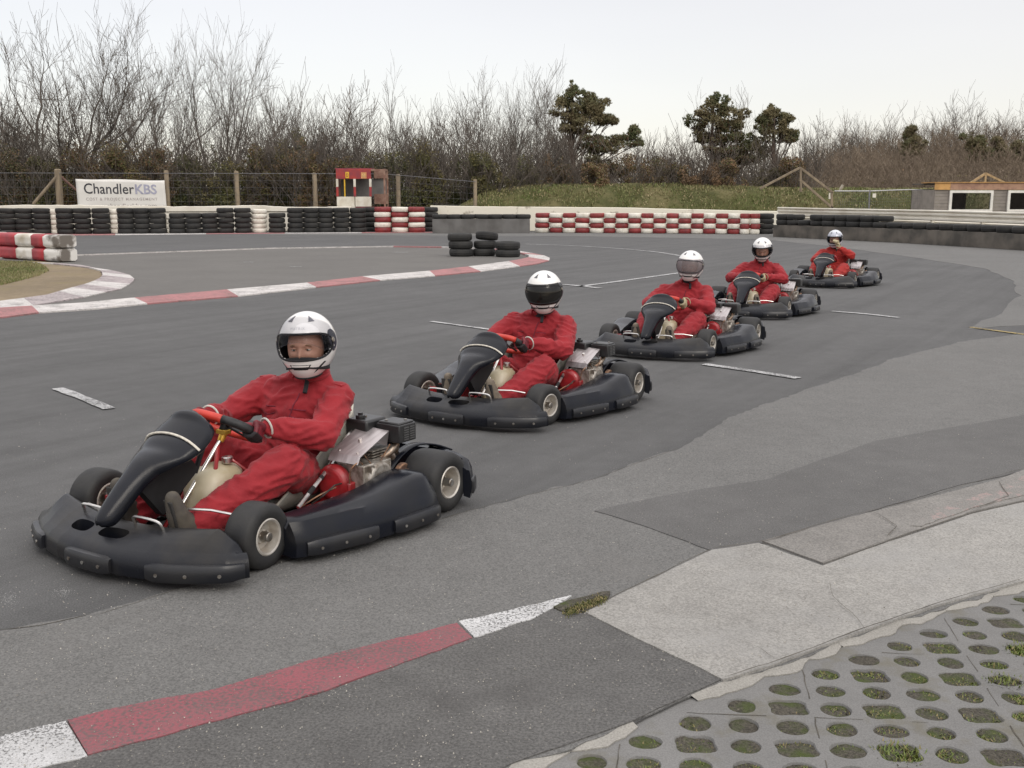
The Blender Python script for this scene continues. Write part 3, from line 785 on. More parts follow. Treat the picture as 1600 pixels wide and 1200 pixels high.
def fair_row(f):
    """nassau panel: centre, half width, curl for f 0 (foot) .. 1 (crown)"""
    px = itp(f, [0, .12, .3, .45, .58, .72, .85, .95, 1], [.905, .86, .765, .68, .60, .515, .445, .405, .385])
    pz = itp(f, [0, .12, .3, .45, .58, .72, .85, .95, 1], [.195, .235, .325, .395, .435, .475, .525, .555, .560])
    w = itp(f, [0, .03, .08, .2, .35, .45, .54, .62, .72, .82, .9, .96, 1], [.015, .040, .052, .062, .072, .092, .13, .162, .178, .172, .148, .105, .03])
    return px, pz, w

def make_kart(first=True):
    root = empty('racing_kart')
    # floor tray and tube frame
    mb = MB()
    mb.box((.18, 0, .034), (1.02, .50, .006)); mb.box((.18, .252, .045), (1.0, .006, .022)); mb.box((.18, -.252, .045), (1.0, .006, .022))
    mb.build('floor_tray', DARK, root, smooth=False)
    mb = MB()
    for s in (-1, 1):
        mb.tube(smooth_line([(.78, s * .20, .07), (.62, s * .27, .06), (.40, s * .30, .055), (0, s * .31, .055), (-.35, s * .33, .07), (-.62, s * .34, .11)], 4), .015, 8)
        mb.tube([(.40, s * .30, .055), (.36, s * .58, .07), (-.24, s * .62, .07), (-.28, s * .33, .06)], .010, 8)
        mb.tube([(.62, s * .27, .07), (.56, s * .38, .11)], .014, 8)
        mb.box((.545, s * .395, .13), (.05, .03, .09))
    mb.tube([(.60, -.28, .065), (.60, .28, .065)], .015, 8); mb.tube([(.10, -.31, .055), (.10, .31, .055)], .015, 8)
    mb.tube([(-.35, -.33, .07), (-.35, .33, .07)], .015, 8); mb.tube([(-.62, -.34, .11), (-.62, .34, .11)], .015, 8)
    mb.box((-.20, .38, .085), (.40, .22, .012)); mb.box((.24, .40, .10), (.10, .14, .035)); mb.box((.06, .36, .075), (.2, .1, .03))
    mb.tube([(.5, .10, .06), (.34, .06, .28), (.26, 0, .40)], .010, 8); mb.tube([(.5, -.10, .06), (.34, -.06, .28), (.26, 0, .40)], .010, 8)
    mb.build('frame', REDF, root)
    mb = MB(); mb.cyl((-.525, 0, .145), .017, 1.16, (0, 1, 0), 14); mb.cyl((-.525, .20, .145), .085, .012, (0, 1, 0), 24); mb.cyl((-.525, -.2, .145), .095, .008, (0, 1, 0), 24); mb.build('rear_axle', STL, root)
    for s in (-1, 1):
        mb = MB(); mb.tube([(.47, s * .10, .10), (.50, s * .25, .11), (.50, s * .44, .12)], .007, 6)
        mb.cyl((.545, s * .425, .135), .013, .10, (0, 0, 1), 10)
        mb.tube([(.63, s * .25, .10), (.65, s * .42, .155)], .008, 6)
        mb.tube([(.52, s * .36, .20), (.56, s * .28, .215), (.60, s * .18, .215)], .006, 6)
        mb.build('steering_rod', CHR, root)
    # nose bumper
    cuts = []
    for s_, cx, cy, hw_ in ((-1, .868, -.150, .062), (1, .868, .050, .076)):
        c_ = MB(); rr_ = []
        for z_ in (.105, .30):
            ring = []
            for j in range(36):
                t_ = 2 * math.pi * j / 36; ca, sa = math.cos(t_), math.sin(t_); q_ = 1 / (abs(ca) ** 3 + abs(sa) ** 3) ** (1 / 3)
                ring.append(Vector((cx + sa * .030 * q_ - .06 * (ca * hw_) ** 1 * s_ * 1.2, cy + ca * hw_ * q_, z_)))
            rr_.append(ring)
        c_.loft(rr_, caps=True); cuts.append(c_)
    b = carve(bumper_mb(), cuts, 'front_bumper', PLD, root)
    pth = lambda t: (bump_sec(t)[0], bump_sec(t)[1])
    bolts = []
    for t0, t1 in ((-.92, -.56), (-.20, .24), (.50, .985)):
        pm, bl = skirt_pad(pth, t0, t1, .036, .108, .028, bolts=3); bolts += bl
        pm.build('rubbing_pad', PAD, b, angle=50)
    for p, n_ in bolts:
        bm_ = MB(); bm_.cyl(p, .0075, .004, n_, 10); bm_.build('bolt', STL, b)
    for s, nm in ((1, 'side_pod'), (-1, 'side_pod')):
        pd = pod_mb(s).build(nm, PLA, root, angle=50)
        def pp(x, s=s):
            dy = (pod_outer(x + .02) - pod_outer(x - .02)) / .04
            n_ = Vector((-dy, 1, 0)).normalized(); return Vector((x, pod_outer(x) * s, 0)), Vector((n_.x, n_.y * s, 0))
        bolts = []
        for a, c in ((.395, .06), (-.03, -.335)):
            pm, bl = skirt_pad(pp, a, c, .036, .106, .028, bolts=3); bolts += bl
            pm.build('rubbing_pad', PAD, pd, angle=50)
        for p, n_ in bolts:
            bm_ = MB(); bm_.cyl(p, .0065, .004, n_, 10); bm_.build('bolt', STL, pd)
    # rear bumper with its deck over the inner tyres
    mb = MB(); rings = []
    for i in range(41):
        t = i / 20 - 1; a = abs(t); y = itp(a, [0, .75, .9, 1], [0, .62, .735, .765]) * (1 if t >= 0 else -1)
        x = itp(a, [0, .55, .8, .92, 1], [-.775, -.765, -.735, -.685, -.63])
        th = itp(a, [0, .8, 1], [.07, .06, .035]); zt = itp(a, [0, .7, .9, 1], [.245, .25, .235, .20])
        nx = itp(a, [0, .7, .92, 1], [1, .93, .6, .35]); n_ = Vector((-nx, math.sqrt(max(0, 1 - nx * nx)) * (1 if t >= 0 else -1), 0))
        o = Vector((x, y, 0))
        rings.append([o - n_ * th + Vector((0, 0, zt)), o - n_ * th * .9 + Vector((0, 0, .06)), o + Vector((0, 0, .05)), o + n_ * .012 + Vector((0, 0, .11)), o + Vector((0, 0, .19)), o - n_ * .015 + Vector((0, 0, zt - .008)), o - n_ * .03 + Vector((0, 0, zt + .003))])
    mb.loft(rings, closed_ring=True, caps=True)
    rb = mb.build('rear_bumper', PLA, root, angle=50)
    mb = MB()
    for s in (-1, 1):
        A = smooth_line([(-.36, s * .50, .205), (-.44, s * .50, .262), (-.56, s * .50, .292), (-.68, s * .52, .275), (-.77, s * .56, .235)], 4)
        B = smooth_line([(-.36, s * .44, .20), (-.44, s * .44, .258), (-.56, s * .44, .290), (-.68, s * .44, .272), (-.77, s * .44, .235)], 4)
        if s > 0: A, B = B, A
        mb.loft([A, B], closed_ring=False)
        for x0, z0 in ((-.40, .245), (-.60, .285)): mb.beam((x0, s * .10, z0), (x0, s * .46, z0), .05, .012)
    mb.beam((-.40, -.10, .245), (-.40, .10, .245), .05, .012); mb.beam((-.72, .10, .262), (-.42, .10, .255), .05, .012); mb.beam((-.72, -.10, .262), (-.42, -.10, .255), .05, .012)
    d_ = mb.build('deck', PLA, rb, angle=40, solid=.008)
    pr = lambda t: (Vector((itp(t, [0, 1], [-.72, -.635]), itp(t, [0, 1], [.722, .765]), 0)), Vector((-.45, .9, 0)).normalized())
    pm, bl = skirt_pad(pr, 0, 1, .07, .15, .02, bolts=1); pm.build('rubbing_pad', PAD, rb, angle=50)
    # front fairing
    mb = MB(); rows = []; NR = 44
    for i in range(NR + 1):
        f = (i / NR); px, pz, w = fair_row(f)
        p2, q2, _ = fair_row(min(1, f + .03)); p1, q1, _ = fair_row(max(0, f - .03))
        d = Vector((p2 - p1, 0, q2 - q1)).normalized(); n_ = Vector((-d.z, 0, d.x)); n_ = n_ if n_.z > 0 or n_.x > 0 else -n_
        if n_.x < 0: n_ = -n_
        row = []
        for j in range(13):
            a = j / 6 - 1
            dome = .028 * (1 - a * a) * min(1, w / .06)
            back = -.035 * abs(a) ** 5 * min(1, w / .05)
            hollow = .012 * math.exp(-((f - .60) / .05) ** 2) * (1 - abs(a) ** 3)
            ridge = .012 * math.exp(-((f - .93) / .03) ** 2)
            row.append(Vector((px, a * w, pz)) + n_ * (dome + back - hollow + ridge))
        rows.append(row)
    mb.loft(rows, closed_ring=False)
    fr = mb.build('front_fairing', PLA, root, angle=180, solid=.012)
    mb = MB(); pts = []
    for j in range(15):
        a = j / 7 - 1; f = .715 + .035 * (1 - a * a) - .02
        px, pz, w = fair_row(f); n_ = Vector((.62, 0, .78))
        pts.append(Vector((px, a * w * 1.0, pz)) + n_ * (.030 * (1 - a * a) - .030 * abs(a) ** 5 + .004))
    mb.tube(pts, .0055, 6); mb.build('trim_strip', STRIP, fr)
    mb = MB()
    mb.tube([(.40, 0, .50), (.34, 0, .42), (.40, 0, .30)], .012, 8); mb.box((.56, 0, .32), (.26, .05, .20), Matrix.Rotation(R(38), 3, 'Y')); mb.build('bracket', DARK, fr, smooth=False)
    # seat shell
    prof = [((.16, .085), (.15, .10), .17), ((.05, .050), (.09, .15), .185), ((-.08, .042), (.01, .205), .20), ((-.20, .05), (-.06, .255), .205), ((-.29, .10), (-.13, .305), .205), ((-.355, .19), (-.20, .35), .205), ((-.40, .30), (-.29, .40), .20), ((-.44, .40), (-.39, .455), .18), ((-.47, .47), (-.46, .485), .13)]
    rows = []
    P0 = []
    for k in range(len(prof) - 1):
        for j in range(4):
            t = j / 4; q = []
            for c in range(2): q.append((lerp(prof[k][c][0], prof[k + 1][c][0], t), lerp(prof[k][c][1], prof[k + 1][c][1], t)))
            P0.append((q[0], q[1], lerp(prof[k][2], prof[k + 1][2], t)))
    P0.append(prof[-1])
    for (c, sd_, w) in P0:
        row = []; w += .032
        for j in range(17):
            a = j / 8 - 1; m_ = abs(a) ** 3.2; y = math.sin(a * math.pi / 2) ** 1 * w * (1 + .06 * m_)
            row.append(Vector((lerp(c[0], sd_[0], m_), y, lerp(c[1], sd_[1], m_))))
        rows.append(row)
    mb = MB(); mb.loft(rows, closed_ring=False); st = mb.build('seat', SEAT, root, angle=180, solid=.008)
    mb = MB(); mb.tube([r[0] for r in rows], .007, 6); mb.tube([r[-1] for r in rows], .007, 6); mb.build('seat_edge', mat('pale_seat_edge', (0.46, 0.44, 0.37), 0.5, var=.15), st)
    mb = MB(); mb.tube([(.12, .345, .125), (-.10, .325, .250), (-.27, .300, .370), (-.33, .285, .388), (-.40, .24, .38)], .011, 8); mb.tube([(.0, .37, .10), (-.25, .36, .16)], .009, 8)
    mb.tube([(.12, -.33, .115), (-.27, -.275, .365), (-.40, -.22, .38)], .011, 8); so = mb.build('seat_strut', CHR, root)
    mb = MB(); mb.tube([(.045, .338, .168), (.005, .334, .190)], .0125, 8); mb.build('strut_sleeve', BLKG, so); mb = MB(); mb.tube([(-.045, .330, .218), (-.06, .329, .227)], .0125, 8); mb.build('strut_sleeve', BLKG, so)
    # fuel tank between the legs
    mb = MB(); rings = []
    for k in range(13):
        t = k / 12; z = lerp(.055, .325, t); c = Vector((lerp(.36, .27, t), 0, z))
        w = itp(t, [0, .08, .3, .6, .85, .95, 1], [.02, .075, .10, .118, .105, .07, .01]); dp = itp(t, [0, .08, .3, .6, .85, .95, 1], [.02, .085, .10, .12, .11, .08, .01])
        ring = []
        for j in range(24):
            a = 2 * math.pi * j / 24; ca, sa = math.cos(a), math.sin(a); e_ = 2.6
            rr_ = 1 / (abs(ca) ** e_ + abs(sa) ** e_) ** (1 / e_)
            ring.append(c + Vector((ca * dp * rr_, sa * w * rr_ * (1 + .05 * math.sin(3 * a)), 0)))
        rings.append(ring)
    mb.loft(rings, caps=True); tk = mb.build('fuel_tank', TANK, root, angle=180)
    mb = MB(); mb.cyl((.25, .045, .335), .026, .03, (0, 0, 1), 14, bev=.004); mb.build('tank_cap', CHR, tk)
    mb = MB(); mb.tube([(.25, .05, .35), (.20, .12, .28), (.20, .13, .20)], .006, 6); mb.build('fuel_hose', REDF, tk)
    # pedals
    for s in (-1, 1):
        mb = MB(); mb.tube(smooth_line([(.66, s * .085, .06), (.76, s * .085, .14), (.80, s * .09, .205), (.80, s * .11, .222), (.80, s * .23, .222), (.79, s * .25, .20), (.77, s * .25, .15)], 3), .006, 8); mb.build('pedal', CHR, root)
    # engine
    en = MB()
    en.box((-.245, .425, .195), (.20, .17, .17)); en.cyl((-.245, .44, .195), .088, .19, (0, 1, 0), 24, bev=.01); en.box((-.33, .37, .25), (.11, .12, .11))
    e_ = en.build('engine', CAST, root, bevel=.006)
    mb = MB()
    for k in range(9): mb.box((-.335, .385, .215 + k * .013), (.15, .155, .004))
    for k in range(7): mb.box((-.175 - k * .022, .430, .200), (.004, .20, .15))
    mb.build('cooling_fins', CAST, e_, smooth=False)
    mb = MB(); mb.cyl((-.115, .355, .190), .088, .070, (1, .1, 0), 30, bev=.02); mb.box((-.135, .36, .14), (.06, .19, .12)); mb.build('fan_cowl', REDF, e_, bevel=.008)
    mb = MB(); mb.tube([(-.09, .42, .20), (-.02, .44, .21), (.04, .42, .17), (.06, .37, .13)], .004, 6); mb.build('starter_cover', mat('starter_black', (.03, .025, .022), .5), e_)
    mb = MB(); mb.cyl((-.39, .54, .195), .055, .03, (0, 1, 0), 24, bev=.005); mb.cyl((-.39, .56, .195), .03, .03, (0, 1, 0), 18, bev=.004); mb.cyl((-.29, .505, .17), .028, .03, (0, 1, 0), 14, bev=.004); mb.build('clutch', RUST, e_)
    # slanted heat shield
    mb = MB(); a0, a1 = Vector((-.360, .305, .415)), Vector((-.375, .475, .402)); b0, b1 = Vector((-.115, .335, .335)), Vector((-.140, .495, .325))
    up = (b0 - a0).cross(a1 - a0).normalized(); up = up if up.z > 0 else -up
    lip = Vector((0.02, 0, -.035)); q = [a0, a1, b1, b0]
    mb.add(q + [p - up * .004 for p in q], [(0, 1, 2, 3), (7, 6, 5, 4), (0, 4, 5, 1), (1, 5, 6, 2), (2, 6, 7, 3), (3, 7, 4, 0)])
    mb.add([b0, b1, b1 + lip, b0 + lip], [(0, 1, 2, 3), (3, 2, 1, 0)])
    mb.add([a1, a1.lerp(b1, .45), a1 + Vector((.02, .0, -.07))], [(0, 1, 2), (2, 1, 0)])
    mb.build('heat_shield', PLATE, e_, smooth=False)
    mb = MB(); cc = (a0 + a1 + b0 + b1) / 4; mb.cyl(cc + up * .006, .010, .012, up, 6)
    mb.build('bolt', CHR, e_)
    for q_ in (.2, .8):
        mb = MB(); mb.cyl(b0.lerp(b1, q_).lerp(a0.lerp(a1, q_), .1) + up * .002, .006, .005, up, 6); mb.build('bolt', CHR, e_)
    mb = MB(); mb.box((-.395, .315, .405), (.15, .135, .085)); ta = mb.build('engine_fuel_tank', mat('engine_black', (.020, .020, .021), .35, var=.2, spec=.5), e_, bevel=.012)
    mb = MB(); mb.cyl((-.36, .31, .456), .024, .018, (0, 0, 1), 12, bev=.003); mb.cyl((-.36, .31, .47), .012, .012, (0, 0, 1), 8); mb.build('fuel_cap', mat('engine_black', (0, 0, 0)), ta)
    mb = MB(); mb.box((-.44, .465, .388), (.13, .145, .088)); mb.box((-.44, .465, .436), (.115, .13, .012)); ab = mb.build('air_box', MATS['engine_black'], e_, bevel=.010)
    mb = MB()
    for k in range(6):
        z = .358 + k * .0115
        mb.box((-.505, .445, z), (.006, .035, .005)); mb.box((-.505, .49, z), (.006, .035, .005)); mb.box((-.47, .5385, z), (.035, .006, .005)); mb.box((-.425, .5385, z), (.035, .006, .005))
    mb.build('louvre', mat('louvre_grey', (.07, .07, .07), .5), ab, smooth=False)
    mb = MB(); mb.cyl((-.40, .31, .452), .006, .006, (0, 0, 1), 6); mb.cyl((-.47, .50, .444), .008, .006, (0, 0, 1), 8); mb.cyl((-.41, .43, .444), .008, .006, (0, 0, 1), 8); mb.build('screw', STL, ab)
    mb = MB(); mb.tube(smooth_line([(-.33, .44, .27), (-.37, .47, .29), (-.42, .48, .33), (-.43, .47, .35)], 4), .018, 10); mb.tube([(-.46, .46, .35), (-.46, .44, .27)], .014, 8); mb.cyl((-.40, .45, .27), .024, .05, (1, 0, .5), 14, bev=.004)
    mb.tube(smooth_line([(-.36, .33, .31), (-.40, .29, .33), (-.45, .25, .29), (-.50, .15, .25)], 4), .016, 10); mb.build('carburettor', mat('dirty_pipe', (.35, .30, .25), .4, .8, col2=(.2, .13, .09), scale=40), e_)
    mb = MB(); mb.tube(smooth_line([(-.20, .47, .25), (-.14, .49, .30), (-.10, .47, .27), (-.11, .45, .20)], 4), .0035, 5); mb.tube(smooth_line([(-.33, .48, .23), (-.22, .50, .27), (-.17, .49, .33)], 4), .003, 5); mb.tube(smooth_line([(-.24, .48, .22), (-.30, .50, .30), (-.36, .49, .34)], 4), .0035, 5); mb.tube(smooth_line([(-.05, .42, .19), (.05, .40, .17), (.10, .34, .12)], 4), .004, 5); mb.build('throttle_cable', RUST, e_)
    mb = MB(); mb.cyl((-.46, -.36, .19), .055, .34, (1, .25, 0), 20, bev=.01); mb.build('silencer', STL, root)
    # wheels
    sw = 0.0
    for s in (1, -1):
        wheel(root, 'wheel', Vector((.525, s * .505, .138)), .138, .135, .072, s)
    for s in (1, -1):
        wheel(root, 'wheel', Vector((-.525, s * .625, .148)), .148, .215, .074, s)
    return root
RIMR = .0205
def steering(root, turn=0.0, r0_=-50, r1_=50, c=(.205, 0, .475), hub=STL, top=REDP, side=BLKG):
    """column and wheel; returns frame for the hands"""
    c = Vector(c); bot = Vector((.50, .0, .15)); ax = (c - bot).normalized()
    n_ = (ax + Vector((-.10, 0, .42))).normalized()                      # wheel plane a little flatter than the column
    fwd = Vector((1, 0, 0)); fwd = (fwd - n_ * fwd.dot(n_)).normalized(); lat = n_.cross(fwd)
    rot = Matrix.Rotation(turn, 3, n_); fwd = rot @ fwd; lat = rot @ lat
    mb = MB(); mb.tube([bot, c - n_ * .05], .0095, 10); cl = mb.build('steering_column', CHR, root)
    sc = c + n_ * .0
    def rim(a):
        ca, sa = math.cos(a), math.sin(a); e_ = 3.2; q = 1 / (abs(ca) ** e_ + abs(sa) ** e_) ** (1 / e_)
        return sc + fwd * (ca * q * .118) + lat * (sa * q * .142)
    mb = MB()
    seg = lambda a0, a1, k: [rim(R(lerp(a0, a1, i / k))) for i in range(k + 1)]
    mb.tube(seg(r0_, r1_, 14), RIMR, 12, 0)
    mb.tube(seg(r1_, 125, 12), RIMR, 12, 1); mb.tube(seg(r0_, -125, 12), RIMR, 12, 1)
    mb.tube(seg(125, 235, 14), RIMR * .8, 12, 0)
    w = mb.build('steering_wheel', [top, side], root, angle=180)
    mb = MB(); mb.cyl(sc - n_ * .012, .028, .03, n_, 14, bev=.004)
    for a in (25, -25, 155, 205): mb.beam(sc, rim(R(a)).lerp(sc, .1), .018, .006, up=n_)
    mb.build('spokes', MATS['engine_black'] if hub is not GOLD else DARK, w)
    mb = MB(); mb.tube([sc - n_ * .075, sc - n_ * .02], [.015, .021], 10); mb.box(sc - n_ * .03 + fwd * .012, (.035, .06, .02)); mb.build('steering_hub', hub, w, bevel=.002)
    return sc, n_, rim

# ------------------------------------------------------------------ drivers
SUIT = mat('red_overalls', (0.310, 0.021, 0.028), 0.78, col2=(0.235, 0.016, 0.022), scale=9, bump=0.008, bscale=26, sheen=0.08, mix=(0.3, 0.7), spec=0.25)
SUIT5 = mat('orange_red_overalls', (0.38, 0.028, 0.022), 0.72, col2=(0.29, 0.02, 0.018), scale=9, bump=0.008, bscale=26, sheen=0.08, spec=0.25)
TRIM = mat('overall_trim', (0.16, 0.015, 0.03), 0.8, var=0.2)
HELM = mat('white_helmet_shell', (0.80, 0.79, 0.77), 0.16, col2=(0.76, 0.745, 0.715), scale=5, coat=0.6, spec=0.5)
HELM5 = mat('silver_white_helmet', (0.62, 0.64, 0.70), 0.2, var=0.06, coat=0.5)
VENT = mat('helmet_vent', (0.13, 0.13, 0.145), 0.5, var=0.2)
LINER = mat('helmet_liner', (0.012, 0.012, 0.014), 0.9, var=0.3)
SKIN = mat('skin', (0.36, 0.195, 0.14), 0.5, col2=(0.29, 0.15, 0.105), scale=14, spec=0.35)
BROW = mat('eyebrow_hair', (0.16, 0.09, 0.05), 0.8)
EYEW = mat('eye_white', (0.6, 0.56, 0.52), 0.3)
IRIS = mat('eye_iris', (0.05, 0.045, 0.04), 0.25)
NAVY = mat('visor_pivot_plate', (0.022, 0.024, 0.040), 0.35, var=0.2)
GLVR = mat('red_glove_leather', (0.20, 0.010, 0.020), 0.6, col2=(0.11, 0.009, 0.016), scale=30, bump=0.001)
GLVB = mat('black_glove_suede', (0.018, 0.016, 0.018), 0.8, var=0.3)
GLVT = mat('tan_work_glove', (0.46, 0.40, 0.26), 0.85, col2=(0.34, 0.29, 0.18), scale=30, bump=0.001)
SHOE = mat('brown_suede_boot', (0.13, 0.105, 0.08), 0.8, col2=(0.20, 0.165, 0.125), scale=16, bump=0.001)
SHOED = mat('dark_boot', (0.06, 0.052, 0.045), 0.8, col2=(0.09, 0.078, 0.06), scale=16, bump=0.001)
SOLE = mat('boot_sole', (0.03, 0.028, 0.026), 0.8)
CUFF = mat('cuff_piping', (0.55, 0.53, 0.48), 0.7)
PATCH = mat('sleeve_patch', (0.62, 0.58, 0.52), 0.7, var=.2, scale=60)
def visor_mat(name, tint, op, rough=0.05, amber=None, fk=.6):
    M = bpy.data.materials.new(name); M.use_nodes = True; t = nt(M); N = t.nodes.new; L = t.links.new
    out = N('ShaderNodeOutputMaterial'); tr = N('ShaderNodeBsdfTransparent'); tr.inputs[0].default_value = (*tint, 1)
    gl = N('ShaderNodeBsdfPrincipled'); gl.inputs['Base Color'].default_value = (*(amber or (0.02, 0.02, 0.025)), 1); gl.inputs['Roughness'].default_value = rough; gl.inputs['Specular IOR Level'].default_value = .7
    tc = N('ShaderNodeTexCoord'); nz = N('ShaderNodeTexNoise'); nz.inputs['Scale'].default_value = 12; L(tc.outputs['Object'], nz.inputs[0])
    fr = N('ShaderNodeFresnel'); fr.inputs[0].default_value = 1.5
    mr = N('ShaderNodeMath'); mr.operation = 'MULTIPLY_ADD'; L(nz.outputs[0], mr.inputs[0]); mr.inputs[1].default_value = .05; mr.inputs[2].default_value = op - .02
    fm = N('ShaderNodeMath'); fm.operation = 'MULTIPLY'; fm.inputs[1].default_value = fk; L(fr.outputs[0], fm.inputs[0])
    ad = N('ShaderNodeMath'); ad.operation = 'MAXIMUM'; L(fm.outputs[0], ad.inputs[0]); L(mr.outputs[0], ad.inputs[1])
    mx = N('ShaderNodeMixShader'); L(ad.outputs[0], mx.inputs[0]); L(tr.outputs[0], mx.inputs[1]); L(gl.outputs[0], mx.inputs[2]); L(mx.outputs[0], out.inputs[0])
    MATS[name] = M; return M
VCLR = visor_mat('clear_visor', (0.965, 0.965, 0.975), 0.02, fk=.18)
VHAZE = visor_mat('misted_visor', (0.8, 0.8, 0.82), 0.22, 0.25, (0.45, 0.38, 0.38))
VDRK = visor_mat('smoked_visor', (0.10, 0.085, 0.07), 0.55, 0.10, (0.02, 0.018, 0.016))

HX, HY, HZ = .166, .139, .158
def hpt(az, el, k=1.0):
    """point on the helmet shell; x forward"""
    ca, sa, ce, se = math.cos(az), math.sin(az), math.cos(el), math.sin(el)
    x = HX * ce * ca; y = HY * ce * sa; z = HZ * se
    if el < 0:
        low = min(1, -se / .85); front = max(0, ca)
        x += .020 * low * front ** 1.5; y *= (1 - .10 * low * (1 - .4 * front)); z *= 1.02 + .10 * front
        x *= (1 - .05 * low * max(0, -ca))
    return Vector((x, y, z)) * k
def in_port(az, el):
    a = abs((az + math.pi) % (2 * math.pi) - math.pi)
    e0 = R(-.5) + R(3) * (a / R(80)) ** 2
    return (a / R(72)) ** 3.5 + (abs(el - e0) / R(21.5)) ** 3 < 1
def make_helmet(parent, loc, yaw, pitch, roll=0, shell=HELM, visor=VCLR, visor_up=0.0, face=True, balaclava=True, text=None, face_mat=None):
    H = MB(); NA, NE = 120, 60
    els = [R(lerp(-62, 89.5, i / NE)) for i in range(NE + 1)]
    rings = [[hpt(2 * math.pi * j / NA - math.pi, e_) for j in range(NA)] for e_ in els]
    sk = lambda i, j: in_port(2 * math.pi * (j + .5) / NA - math.pi, (els[i] + els[i + 1]) / 2)
    H.loft(rings, skip=sk)
    H.add(rings[-1], [tuple(range(NA))])
    h = H.build('helmet', shell, parent, angle=180, solid=.007)
    h.location = loc; h.rotation_euler = (R(roll), R(pitch), R(yaw))
    # dark port gasket and lower trim
    g = MB(); pts = []
    for k in range(96):
        a = 2 * math.pi * k / 96; ca, sa = math.cos(a), math.sin(a)
        q = 1.0
        for _ in range(26):
            az, el = R(72) * ca * q, R(21.5) * sa * q
            e0 = R(3) * (abs(az) / R(80)) ** 2
            val = (abs(az) / R(72)) ** 3.5 + (abs(el) / R(21.5)) ** 3
            q *= (1 / max(val, 1e-6)) ** (1 / 6.5)
        az, el = R(72) * ca * q, R(21.5) * sa * q + R(-.5) + R(3) * (abs(R(72) * ca * q) / R(80)) ** 2
        pts.append(hpt(az, el, 1.003))
    g.tube(pts, .0055, 6, closed=True); g.tube([hpt(2 * math.pi * j / 60, R(-61)) for j in range(60)], .006, 6, closed=True)
    g.build('gasket', LINER, h)
    l = MB(); rings = [[hpt(2 * math.pi * j / 60 - math.pi, R(lerp(85, -60, i / 30)), .93) for j in range(60)] for i in range(31)]
    l.loft(rings, skip=lambda i, j: abs(2 * math.pi * (j + .5) / 60 - math.pi) < R(64) and R(-28) < R(lerp(85, -60, (i + .5) / 30)) < R(26)); l.build('liner', LINER, h, angle=180)
    # pivot plates
    for s in (-1, 1):
        p = MB(); ctr_a, ctr_e = R(78) * s, R(8); ring = []; ri2 = []
        for k in range(28):
            a = 2 * math.pi * k / 28
            az = ctr_a + R(15) * math.cos(a) * (1 + .25 * math.sin(a) * 1); el = ctr_e + R(19) * math.sin(a) - R(3) * math.cos(a) * s
            ring.append(hpt(az, el, 1.012)); ri2.append(hpt(az, el, .99))
        p.loft([ring, ri2]); p.add(ring + [hpt(ctr_a, ctr_e, 1.03)], [(k, (k + 1) % 28, 28) for k in range(28)]); p.build('pivot_plate', NAVY, h, angle=180)
        b = MB(); b.cyl(hpt(R(74) * s, R(8), 1.035), .012, .006, hpt(R(74) * s, R(8)), 14, bev=.002); b.build('pivot_screw', STL, h)
    # visor
    vz = MB(); rows = []
    for i in range(17):
        rows.append([hpt(R(lerp(-80, 80, j / 40)), R(lerp(-27, 26, i / 16)) + R(3) * (abs(j / 20 - 1)) ** 2, 1.022) for j in range(41)])
    def vskip(i, j):
        a = abs((j + .5) / 20 - 1); f = (i + .5) / 8 - 1
        return (a ** 5 + abs(f) ** 5) > 1.02 or (a > .78 and abs(f) > lerp(1.0, .45, (a - .78) / .22))
    if visor_up:
        M = Matrix.Translation((.02, 0, .012)) @ Matrix.Rotation(-R(visor_up), 4, 'Y') @ Matrix.Translation((-.02, 0, -.012))
        rows = [[(M @ p) * 1.012 for p in r] for r in rows]
    vz.loft(rows, closed_ring=False, skip=vskip); vz.build('visor', visor, h, angle=180, solid=.0015)
    # vents: crown wedges, chin grille, side slots
    def decal(poly, k, m, name, inset=.985):
        b = MB(); c_ = (sum(a for a, _ in poly) / len(poly), sum(b_ for _, b_ in poly) / len(poly)); fine = []
        for i in range(len(poly)):
            (a0, e0), (a1, e1) = poly[i], poly[(i + 1) % len(poly)]
            for q in range(5): fine.append((lerp(a0, a1, q / 5), lerp(e0, e1, q / 5)))
        rs = []
        for t in (1.0, .6, .2): rs.append([hpt(R(lerp(c_[0], a, t)), R(lerp(c_[1], e_, t)), k) for a, e_ in fine])
        base = [hpt(R(a), R(e_), inset) for a, e_ in fine]
        b.loft([base] + rs); b.add(rs[-1], [tuple(range(len(fine)))]); return b.build(name, m, h, angle=60)
    for s in (-1, 1):
        decal([(s * 23, 45), (s * 40, 46), (s * 27, 61)], 1.018, VENT, 'crown_vent')
        decal([(s * 36, -47), (s * 41, -45), (s * 62, -27), (s * 57, -26), (s * 48, -33)], 1.008, LINER, 'side_slot')
    decal([(-26, -29.5), (26, -29.5), (19, -39), (-19, -39)], 1.006, LINER, 'chin_grille')
    decal([(-22, -30.5), (22, -30.5), (20, -33), (-20, -33)], 1.012, shell, 'chin_bar_lip')
    if text:
        tm = MB(); text_mb(tm, text, lambda x, y: hpt(R(-20) + x, R(29) + y, 1.0025), size=R(7.5), width=R(34), space=1.2)
        tm.f = [f for f in tm.f]; tm.build('brow_lettering', mat('grey_lettering', (0.42, 0.42, 0.44), 0.5), h, smooth=False)
